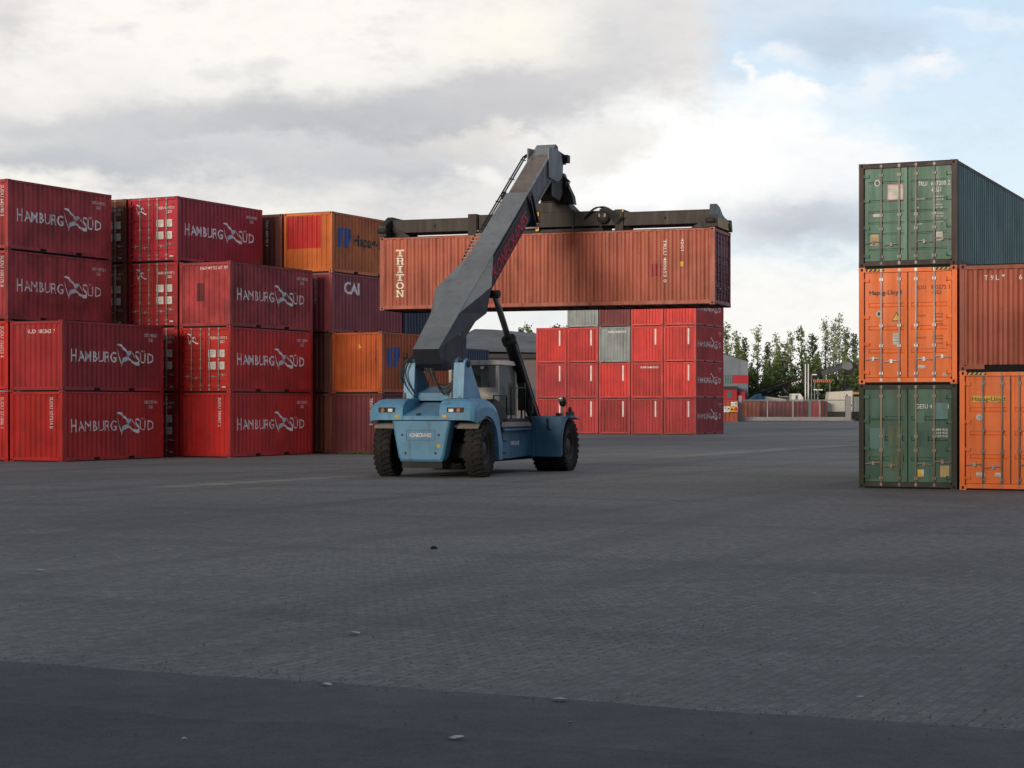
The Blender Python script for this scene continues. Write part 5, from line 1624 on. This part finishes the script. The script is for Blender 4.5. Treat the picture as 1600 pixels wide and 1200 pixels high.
mb.add([(xle, -0.5, ez + 0.3), (wpos(760, 149.5)[0], -0.5, zat(549, 149.5)), (xre + 4, -0.5, ez - 0.10), (wpos(842, 166)[0] + 3, 16, zr2), (xp1, 16, rz_ - 0.05), (xp0, 16, rz_), (wpos(690, 166)[0], 16, rz_ - 1.4)],
       [(0, 1, 5, 6), (1, 4, 5), (1, 2, 3, 4)], ROOFG)
mb.add([(wpos(690, 166)[0], 16, rz_ - 1.4), (xp0, 16, rz_), (xp1, 16, rz_ - 0.05), (wpos(842, 166)[0] + 3, 16, zr2), (xre + 4, 33, ez), (xle, 33, ez)], [(0, 1, 5), (1, 2, 4, 5), (2, 3, 4)], ROOFG)
mb.build('roof', wh, recalc=False)
mb = MB(); mb.box((xle, -0.56, ez - 0.42), (xre + 4, -0.46, ez - 0.06), DARKT); mb.build('eaves_board', wh)
for k in range(6):
    mb = MB(); xx = xl + 1.2 + k * 1.5; mb.box((xx, -0.02, 2.6), (xx + 0.9, 0.03, 3.4), WINM); mb.build('window', wh)
wh2 = thing('warehouse', 'flat-topped building with a pale parapet peeping out just left of the red block', 'building', (0, 190, 0))
mb = MB(); a = wpos(802, 190)[0]; b_ = wpos(850, 190)[0]; mb.box((a, 0, 0), (b_, 12, zat(528, 190)), WALLG); mb.build('wall', wh2)
mb = MB(); mb.box((a - 0.1, -0.1, zat(528, 190)), (b_ + 0.1, 12.1, zat(524, 190)), plain('pale_parapet', (0.62, 0.62, 0.60), 0.6)); mb.build('parapet', wh2)

YG = 243
rb = thing('office_building', 'grey clad building with a red band and red porch, right of the red container block', 'building', (0, YG + 12, 0))
Yb = YG + 12
mb = MB(); X = lambda p: wpos(p, Yb)[0]; Z = lambda p: zat(p, Yb)
mb.prism([(X(1098), 0), (X(1169), 0), (X(1169), Z(565)), (X(1131), Z(553)), (X(1098), Z(543))], 0, 25, WALLG, axis='y'); mb.build('wall', rb)
mb = MB(); mb.prism([(X(1098), Z(543)), (X(1131), Z(553)), (X(1169.6), Z(565)), (X(1169.6), Z(564)), (X(1131), Z(552)), (X(1098), Z(542))], -0.3, 25.3, DARKT, axis='y'); mb.build('roof_edge', rb)
mb = MB(); mb.box((X(1145), -0.06, Z(599)), (X(1169.3), 0.0, Z(586)), REDW); mb.build('red_band', rb)
mb = MB(); mb.box((X(1120), -0.05, Z(599)), (X(1144.5), 0.0, Z(586)), WINM)
for k in range(7): mb.box((X(1121 + k * 3.6), -0.09, Z(599)), (X(1121.6 + k * 3.6), -0.05, Z(586)), GREYP)
mb.build('window', rb)
mb = MB(); mb.box((X(1110), -4, 0), (X(1146), -0.01, Z(608)), REDW); mb.box((X(1144), -3, 0), (X(1160), -0.01, Z(612)), REDW); pc = mb.build('porch', rb)
mb = MB(); mb.box((X(1108), -4.3, Z(608)), (X(1147), 0, Z(604)), DARKT); mb.build('porch_roof', pc)
mb = MB(); mb.box((X(1131), -4.04, Z(622)), (X(1138), -4.0, Z(612)), WINM); mb.build('porch_window', pc)

# sliding gate
GT = paint('galvanised_gate', (0.20, 0.21, 0.22), 0.55, 0.4, 0.1, scale=0.6)
Xg = lambda p: wpos(p, YG)[0]; Zg = lambda p: zat(p, YG)
gate = thing('sliding_gate', 'long grey steel sliding gate with upright bars across the yard entrance', 'gate', (0, YG, 0))
mb = MB()
mb.box((Xg(1158), -0.06, Zg(657.5)), (Xg(1324), 0.06, Zg(651.5)), plain('gate_beam', (0.30, 0.31, 0.32), 0.6))
mb.box((Xg(1158), -0.05, Zg(626)), (Xg(1324), 0.05, Zg(624.4)), GT)
for p in (1199, 1239, 1281): mb.box((Xg(p) - 0.07, -0.04, Zg(651.5)), (Xg(p) + 0.07, 0.04, Zg(626)), GUARD)
mb.build('gate_frame', gate)
mb = MB(); nb = 110
for k in range(nb):
    x = Xg(1158) + (Xg(1324) - Xg(1158)) * (k + 0.5) / nb
    mb.box((x - 0.009, -0.009, Zg(651.5)), (x + 0.009, 0.009, Zg(626)), GT)
mb.build('bar_infill', gate)
for (p0, p1, top_, lb) in ((1154, 1159, 618, 'slim grey gate post at the left end of the sliding gate'), (1321, 1329.5, 619, 'broad grey gate post at the right end of the sliding gate')):
    mb = MB(); mb.box((Xg(p0), -0.3, 0), (Xg(p1), 0.3, Zg(top_)), plain('gate_post_grey', (0.27, 0.27, 0.28), 0.6)); mb.box((Xg(p0) - 0.25, -0.5, 0), (Xg(p1) + 0.25, 0.5, 0.12), GREYP)
    o = mb.build('gate_post', None, (0, YG, 0), bevel=0.02); o['label'] = lb; o['category'] = 'post'; o['group'] = 'gate posts'
mb = MB(); mb.tube([(Xg(1322), 0.5, Zg(620)), (Xg(1336), 2.5, Zg(634))], 0.09, BLK, 6); mb.tube([(Xg(1324), 0.3, Zg(619)), (Xg(1324), 0.3, Zg(616))], 0.1, BLK, 6)
o = mb.build('gate_strut', None, (0, YG, 0)); o['label'] = 'dark slanting strut leaning from the broad gate post'; o['category'] = 'strut'

# boundary wall of old containers seen through and beside the gate
def old_box(p0, p1, Y, ptop, m, lb):
    t = thing('storage_container', lb, 'container', (wpos(p0, Y)[0], Y, 0), 0, 'old containers behind the gate')
    wd = wpos(p1, Y)[0] - wpos(p0, Y)[0]; hh = zat(ptop, Y)
    mb = MB(); n = max(3, int(wd / 0.6)); vs = []; fs = []; pr = corr_profile(0.06, wd - 0.06, 0.55, 0.07)
    for (q, of) in pr: vs += [(q, of + 0.02, 0.12), (q, of + 0.02, hh - 0.1)]
    for i in range(len(pr) - 1): fs.append((2 * i, 2 * i + 2, 2 * i + 3, 2 * i + 1))
    mb.add(vs, fs, m); mb.build('side_panel', t)
    mb = MB()
    for a, b in (((0, 0, 0), (0.07, 0.1, hh)), ((wd - 0.07, 0, 0), (wd, 0.1, hh)), ((0.07, 0.0, 0), (wd - 0.07, 0.1, 0.12)), ((0.07, 0, hh - 0.1), (wd - 0.07, 0.1, hh))): mb.box(a, b, m)
    mb.box((0.01, 0.14, 0.05), (wd - 0.01, 2.4, hh - 0.02), m)
    mb.build('frame', t)
    return t
old_box(1131.5, 1152.5, 240, 625.5, BROWN, 'brown container left of the gate carrying the warning signs')
old_box(1160, 1187, 250, 626.8, BROWN2, 'rusty tan container behind the left end of the gate')
old_box(1187.5, 1197.5, 250, 626.8, MAROON, 'narrow maroon container end behind the gate')
old_box(1198, 1240, 250, 626.8, paint('dull_maroon_paint', (0.16, 0.045, 0.055), 0.6, 0.5, 0.3), 'wide maroon container behind the middle of the gate')
old_box(1240.5, 1262, 250, 626.8, MAROON, 'maroon container with white specks behind the gate')
old_box(1262.5, 1267, 250, 626.8, GREYP, 'narrow dark grey container end behind the gate')
old_box(1267.5, 1280, 250, 626.8, paint('pink_red_paint', (0.42, 0.07, 0.09), 0.6, 0.4, 0.3), 'pinkish red container behind the gate')
old_box(1280.5, 1293, 250, 626.8, MAROON, 'maroon container at the right end behind the gate')
Ys = 239.6
def sign(p0, y0, p1, y1, mt, lb, glyph=None):
    t = thing('warning_sign', lb, 'sign', (wpos(p0, Ys)[0], Ys, zat(y1, Ys)), 0, 'signs left of the gate')
    wd = wpos(p1, Ys)[0] - wpos(p0, Ys)[0]; hh = zat(y0, Ys) - zat(y1, Ys)
    mb = MB(); mb.box((0, -0.04, 0), (wd, 0, hh), mt); mb.build('board', t)
    if glyph:
        mb = MB()
        for vv, mm in glyph(wd, hh): mb.add([(a, -0.046 - 0.003 * (mm is BLACKL), b) for a, b in vv[0]], vv[1], mm)
        mb.build('symbol', t, recalc=False)
WB = plain('white_sign_board', (0.72, 0.72, 0.72), 0.6); YB = plain('yellow_sign_board', (0.72, 0.50, 0.02), 0.6)
circ = lambda cx, cz, r, n=14: poly([(cx + r * math.cos(2 * math.pi * k / n), cz + r * math.sin(2 * math.pi * k / n)) for k in range(n)])
sign(1142, 628, 1152, 634.5, WB, 'white sign with a black arrow, uppermost beside the gate', lambda a, b: [(circ(a * .78, b * .55, b * .2), BLACKL), (rect(a * .15, b * .25, a * .5, b * .32), GREYP), (rect(a * .15, b * .6, a * .5, b * .67), GREYP)])
sign(1131, 635, 1140.3, 644, WB, 'white sign with black pictograms, lower left beside the gate', lambda a, b: [(circ(a * .25, b * .7, b * .12), BLACKL), (circ(a * .8, b * .6, b * .14), BLACKL), (rect(a * .45, b * .2, a * .7, b * .8), PALEBLUE)])
sign(1140.6, 635, 1146.6, 643.5, YB, 'yellow sign with a dark warning triangle beside the gate', lambda a, b: [(poly([(a * .15, b * .25), (a * .85, b * .25), (a * .5, b * .85)]), BLACKL)])
sign(1146.9, 635, 1153, 643.5, YB, 'yellow sign with a round red prohibition mark beside the gate', lambda a, b: [(circ(a * .5, b * .5, b * .38), REDLET)])

# truck trailer with pale body
t = thing('truck', 'truck with a pale cream box body parked behind the right end of the gate', 'truck', (0, 252, 0))
Xt = lambda p: wpos(p, 252)[0]; Zt = lambda p: zat(p, 252)
mb = MB(); mb.prism([(Xt(1291), Zt(643)), (Xt(1332), Zt(643)), (Xt(1332), Zt(610.5)), (Xt(1296), Zt(612.5))], 0, 2.6, plain('cream_truck_body', (0.58, 0.56, 0.50), 0.6), axis='y'); mb.build('box_body', t)
mb = MB(); mb.box((Xt(1291), 0.1, 0.7), (Xt(1345), 2.5, Zt(643) - 0.02), BLK); mb.box((Xt(1334), 0.2, 0.9), (Xt(1348), 2.4, Zt(620)), GREYP); mb.build('chassis', t)
for p in (1295, 1300.5, 1306, 1325, 1340):
    mb = MB(); mb.lathe([(-0.15, 0.01), (-0.15, 0.48), (0.15, 0.48), (0.15, 0.01)], TYRE, 16, 'y', (Xt(p), 0.3, 0.49)); mb.build('wheel', t)
# white pick-up cab
t = thing('truck', 'small white truck cab seen behind the gate below the far boom', 'truck', (0, 256, 0))
Xt = lambda p: wpos(p, 256)[0]; Zt = lambda p: zat(p, 256)
mb = MB(); mb.prism([(Xt(1237), Zt(632)), (Xt(1256), Zt(632)), (Xt(1255), Zt(621)), (Xt(1250.5), Zt(615)), (Xt(1237), Zt(615))], 0, 2.1, plain('white_vehicle_paint', (0.62, 0.62, 0.60), 0.4), axis='y')
mb.box((Xt(1237), 0.1, 0.5), (Xt(1262), 2, Zt(632) - 0.02), BLK); mb.build('body', t)
mb = MB(); mb.box((Xt(1243), -0.02, Zt(624)), (Xt(1246.5), 0.0, Zt(617.5)), WINM); mb.build('window', t)
for p in (1241, 1256): mb = MB(); mb.lathe([(-0.12, 0.01), (-0.12, 0.4), (0.12, 0.4), (0.12, 0.01)], TYRE, 14, 'y', (Xt(p), 0.2, 0.41)); mb.build('wheel', t)
# blue and white low vehicle
t = thing('tank', 'low blue and white vehicle body lying behind the left half of the gate', 'machine', (0, 262, 0))
Xt = lambda p: wpos(p, 262)[0]; Zt = lambda p: zat(p, 262)
mb = MB(); mb.prism([(Xt(1193), 0.5), (Xt(1228), 0.5), (Xt(1228), Zt(624)), (Xt(1196), Zt(619))], 0, 2.2, plain('white_vehicle_paint', (0.62, 0.62, 0.60), 0.4), axis='y'); mb.build('body', t)
mb = MB(); mb.prism([(Xt(1176), 0.4), (Xt(1192), 0.4), (Xt(1190), Zt(615)), (Xt(1184), Zt(616)), (Xt(1172), Zt(624))], 0.1, 2.2, BLUEP, axis='y'); mb.build('front_body', t)

# second reach stacker, side on
rs2 = reach_stacker((wpos(1186, 268)[0], 268.0), R(-90), 'distant reach stacker with a long black boom behind the gate', detail=False, BOOMP=BLK, BOOMS=BLK, boom_drop=R(15), spread=True, reach=0.8)
mb = MB(); Xt = lambda p: wpos(p, 262)[0]; Zt = lambda p: zat(p, 262)
t = thing('lamp_post', 'pair of white poles standing close together behind the gate', 'pole', (0, 262, 0))
for p in (1258.5, 1263):
    mb = MB(); mb.tube([(Xt(p), 0, 0), (Xt(p), 0, Zt(569))], [0.11, 0.08], plain('white_pole', (0.66, 0.66, 0.66), 0.5), 8); mb.build('pole', t)
t = thing('street_lamp', 'small twin-headed lamp post behind the gate, right of the white poles', 'street lamp', (0, 262, 0))
mb = MB(); mb.tube([(Xt(1278), 0, 0), (Xt(1278), 0, Zt(610))], [0.09, 0.06], GREYP, 8); mb.tube([(Xt(1274), 0, Zt(609)), (Xt(1282), 0, Zt(609))], 0.05, GREYP, 6); mb.build('pole', t)
for p in (1274, 1282):
    mb = MB(); mb.box((Xt(p) - 0.28, -0.15, Zt(609.6)), (Xt(p) + 0.28, 0.15, Zt(608.2)), WHITE); mb.build('lamp_head', t)
t = thing('street_lamp', 'thin dark lamp post with a single short arm, right of the white poles', 'street lamp', (0, 262, 0))
mb = MB(); mb.tube([(Xt(1268), 0, 0), (Xt(1268), 0, Zt(585))], [0.1, 0.06], GREYP, 8); mb.build('pole', t)
mb = MB(); mb.box((Xt(1269), -0.12, Zt(586)), (Xt(1276), 0.12, Zt(584.6)), WHITE); mb.build('lamp_head', t)
t = thing('barrier_board', 'orange striped board hanging beyond the gate under the far spreader', 'board', (0, 262, 0))
mb = MB(); mb.box((Xt(1271), 0, Zt(597.5)), (Xt(1299), 0.3, Zt(593)), plain('orange_board', (0.50, 0.15, 0.04), 0.6)); mb.build('board', t)
mb = MB()
for p in (1273, 1297): mb.tube([(Xt(p), 0.15, 0), (Xt(p), 0.15, Zt(597.5))], 0.08, GREYP, 6)
mb.build('leg', t)
mb = MB()
for k in range(9): mb.add([(Xt(1272 + k * 3), -0.006, Zt(597.3)), (Xt(1273.3 + k * 3), -0.006, Zt(597.3)), (Xt(1274.6 + k * 3), -0.006, Zt(593.2)), (Xt(1273.3 + k * 3), -0.006, Zt(593.2))], [(0, 1, 2, 3)], DARKT)
mb.build('stripes', t, recalc=False)

# ------------------------------------------------------------------ trees
def leaf_mat(name, a, b):
    mt = bpy.data.materials.new(name); mt.use_nodes = True; w = NT(mt.node_tree); bb = w.n['Principled BSDF']
    tc = w.new('ShaderNodeTexCoord'); n = w.noise(tc.outputs['Object'], 0.9, 3, 0.6); n2 = w.noise(tc.outputs['Object'], 7, 2, 0.6)
    c = w.mix(w.rng(n, 0.35, 0.65), a, b); c = w.mix(0.5, c, w.mix(n2, (0.5, 0.5, 0.5), (1.5, 1.5, 1.5)), 'MULTIPLY')
    w.l.new(c, bb.inputs['Base Color']); bb.inputs['Roughness'].default_value = 0.65
    tr = w.new('ShaderNodeBsdfTranslucent'); w.l.new(c, tr.inputs[0]); mx = w.new('ShaderNodeMixShader'); mx.inputs[0].default_value = 0.3
    w.l.new(bb.outputs[0], mx.inputs[1]); w.l.new(tr.outputs[0], mx.inputs[2]); w.l.new(mx.outputs[0], w.n['Material Output'].inputs['Surface'])
    return mt
LEAF = [leaf_mat('leaves_light_green', (0.120, 0.165, 0.045), (0.200, 0.240, 0.075)), leaf_mat('leaves_dark_green', (0.055, 0.095, 0.032), (0.110, 0.155, 0.050)),
        leaf_mat('leaves_grey_green', (0.200, 0.240, 0.130), (0.290, 0.320, 0.180))]
BARK = plain('grey_bark', (0.11, 0.10, 0.085), 0.9)


def tree(px, Y, ptop, wpx, kind, label, seed, dens=1.0, group='trees beyond the yard'):
    rr = random.Random(seed); h = zat(ptop, Y); x, y = wpos(px, Y); rad = wpx / F_PX * Y * 0.5
    root = thing('tree', label, 'tree', (x, y, 0), 0, group)
    mb = MB(); lean = rr.uniform(-0.3, 0.3)
    mb.tube([(0, 0, 0), (lean * .4, 0, h * 0.4), (lean, 0, h * 0.75), (lean * 1.1, 0, h * 0.97)], [0.19, 0.14, 0.07, 0.02], BARK, 7)
    limbs = []
    for k in range(34):
        t = 0.14 + 0.80 * k / 33; a = rr.uniform(0, 6.28)
        rl = rad * (1.5 if t < 0.4 else 1.4 * (1.02 - t) / 0.62 + 0.12) * rr.uniform(0.35, 1.0)
        p0 = Vector((lean * t, 0, h * t)); p1 = p0 + Vector((rl * math.cos(a), rl * math.sin(a), rl * rr.uniform(0.5, 1.2)))
        limbs.append((p0, p1)); mb.tube([p0, (p0 + p1) / 2 + Vector((0, 0, -0.05)), p1], [0.05, 0.035, 0.012], BARK, 4, False)
    mb.build('trunk', root)
    mb = MB(); vs = []; fs = []
    for (p0, p1) in limbs + [(Vector((lean, 0, h * .8)), Vector((lean * 1.1, 0, h)))]:
        nc = 5
        for c_ in range(nc):
            t = rr.uniform(0.2, 1.08); cc = p0.lerp(p1, t) + Vector((rr.gauss(0, .22), rr.gauss(0, .22), rr.gauss(0, .28))) * (1 + rad * .12)
            if rr.random() < 0.36: continue
            for q in range(int(rr.uniform(8, 20) * dens)):
                pp = cc + Vector((rr.gauss(0, .33), rr.gauss(0, .33), rr.gauss(0, .38))) * (0.5 + rad * 0.16)
                if pp.z > h * 1.01: pp.z = h * 1.01 - rr.random() * .4
                s = rr.uniform(0.08, 0.20); a = Vector((rr.gauss(0, 1), rr.gauss(0, 1), rr.gauss(0, 1))).normalized() * s
                b = a.cross(Vector((rr.gauss(0, 1), rr.gauss(0, 1), rr.gauss(0, 1)))).normalized() * s * 0.8
                k = len(vs); vs += [tuple(pp - a), tuple(pp + b), tuple(pp + a), tuple(pp - b)]; fs.append((k, k + 1, k + 2, k + 3))
    mb.add(vs, fs, LEAF[kind]); mb.build('crown', root, recalc=False)


TR = [(1136, 292, 504, 26, 0, 'light green tree rising just right of the red container block'),
      (1150, 300, 517, 22, 0, 'short light green tree, second along from the red block'),
      (1166, 305, 528, 18, 1, 'slim dark tree above the corner of the grey building'),
      (1182, 300, 509, 22, 2, 'pale slender tree left of the far boom'),
      (1196, 310, 535, 20, 1, 'low dark tree between two pale slender ones'),
      (1211, 300, 521, 22, 2, 'pale thin-leaved tree above the start of the far boom'),
      (1226, 305, 537, 20, 1, 'low dark tree beneath the middle of the treeline'),
      (1237, 298, 517, 20, 2, 'narrow pale tree left of the darkest tree'),
      (1254, 296, 510, 20, 1, 'darkest narrow tree with a pointed top above the white poles'),
      (1271, 298, 520, 20, 1, 'dark bushy tree just right of the white poles'),
      (1288, 304, 494, 26, 2, 'tall pale airy tree, tallest of the right cluster'),
      (1301, 308, 505, 22, 2, 'pale airy tree leaning into the tallest one'),
      (1311, 300, 490, 24, 2, 'tall pale tree with a thin top near the right stack'),
      (1324, 298, 511, 20, 1, 'dark green tree close to the right container stack'),
      (1337, 298, 523, 22, 1, 'dark tree half hidden behind the right container stack'),
      (1352, 300, 515, 24, 1, 'dark tree mostly hidden behind the right container stack'),
      (811, 230, 512, 12, 1, 'small dark pointed tree above the warehouse roof'),
      (827, 230, 504, 17, 0, 'rounded green tree above the warehouse roof left of the red block'),
      (869, 250, 506, 10, 1, 'thin tree top peeping over the first red column'),
      (880, 250, 508, 9, 1, 'tiny tree top peeping over the red block beside the grey container')]
for i, (px, Y, pt, wp, kd, lb) in enumerate(TR): tree(px, Y, pt, wp, kd, lb, 100 + i, 1.0 if kd != 2 else 0.75)

# the unbroken undergrowth below the trees
rr = random.Random(77); mb = MB(); vs = []; fs = []; vs2 = []; fs2 = []
for k in range(24000):
    px = rr.uniform(1100, 1420); Y = rr.uniform(284, 300); hx = 6.2 + 1.8 * math.sin(px * 0.11) + 1.2 * math.sin(px * 0.31 + 1) + 0.6 * math.sin(px * 0.9)
    x = wpos(px, Y)[0]; z = (1 - rr.random() ** 1.6) * (hx + 2.0) * (0.8 + 0.2 * rr.random()); pp = Vector((x, Y, z)); s = rr.uniform(0.15, 0.34)
    a = Vector((rr.gauss(0, 1), rr.gauss(0, 1), rr.gauss(0, 1))).normalized() * s; b = a.cross(Vector((rr.gauss(0, 1), rr.gauss(0, 1), rr.gauss(0, 1)))).normalized() * s * .8
    V_, F_ = (vs, fs) if rr.random() < 0.75 else (vs2, fs2)
    q = len(V_); V_ += [tuple(pp - a), tuple(pp + b), tuple(pp + a), tuple(pp - b)]; F_.append((q, q + 1, q + 2, q + 3))
mb.add(vs, fs, LEAF[1]); mb.add(vs2, fs2, LEAF[0])
o = mb.build('undergrowth', recalc=False); o['kind'] = 'stuff'; o['label'] = 'dense dark undergrowth below the trees beyond the gate'; o['category'] = 'bushes'
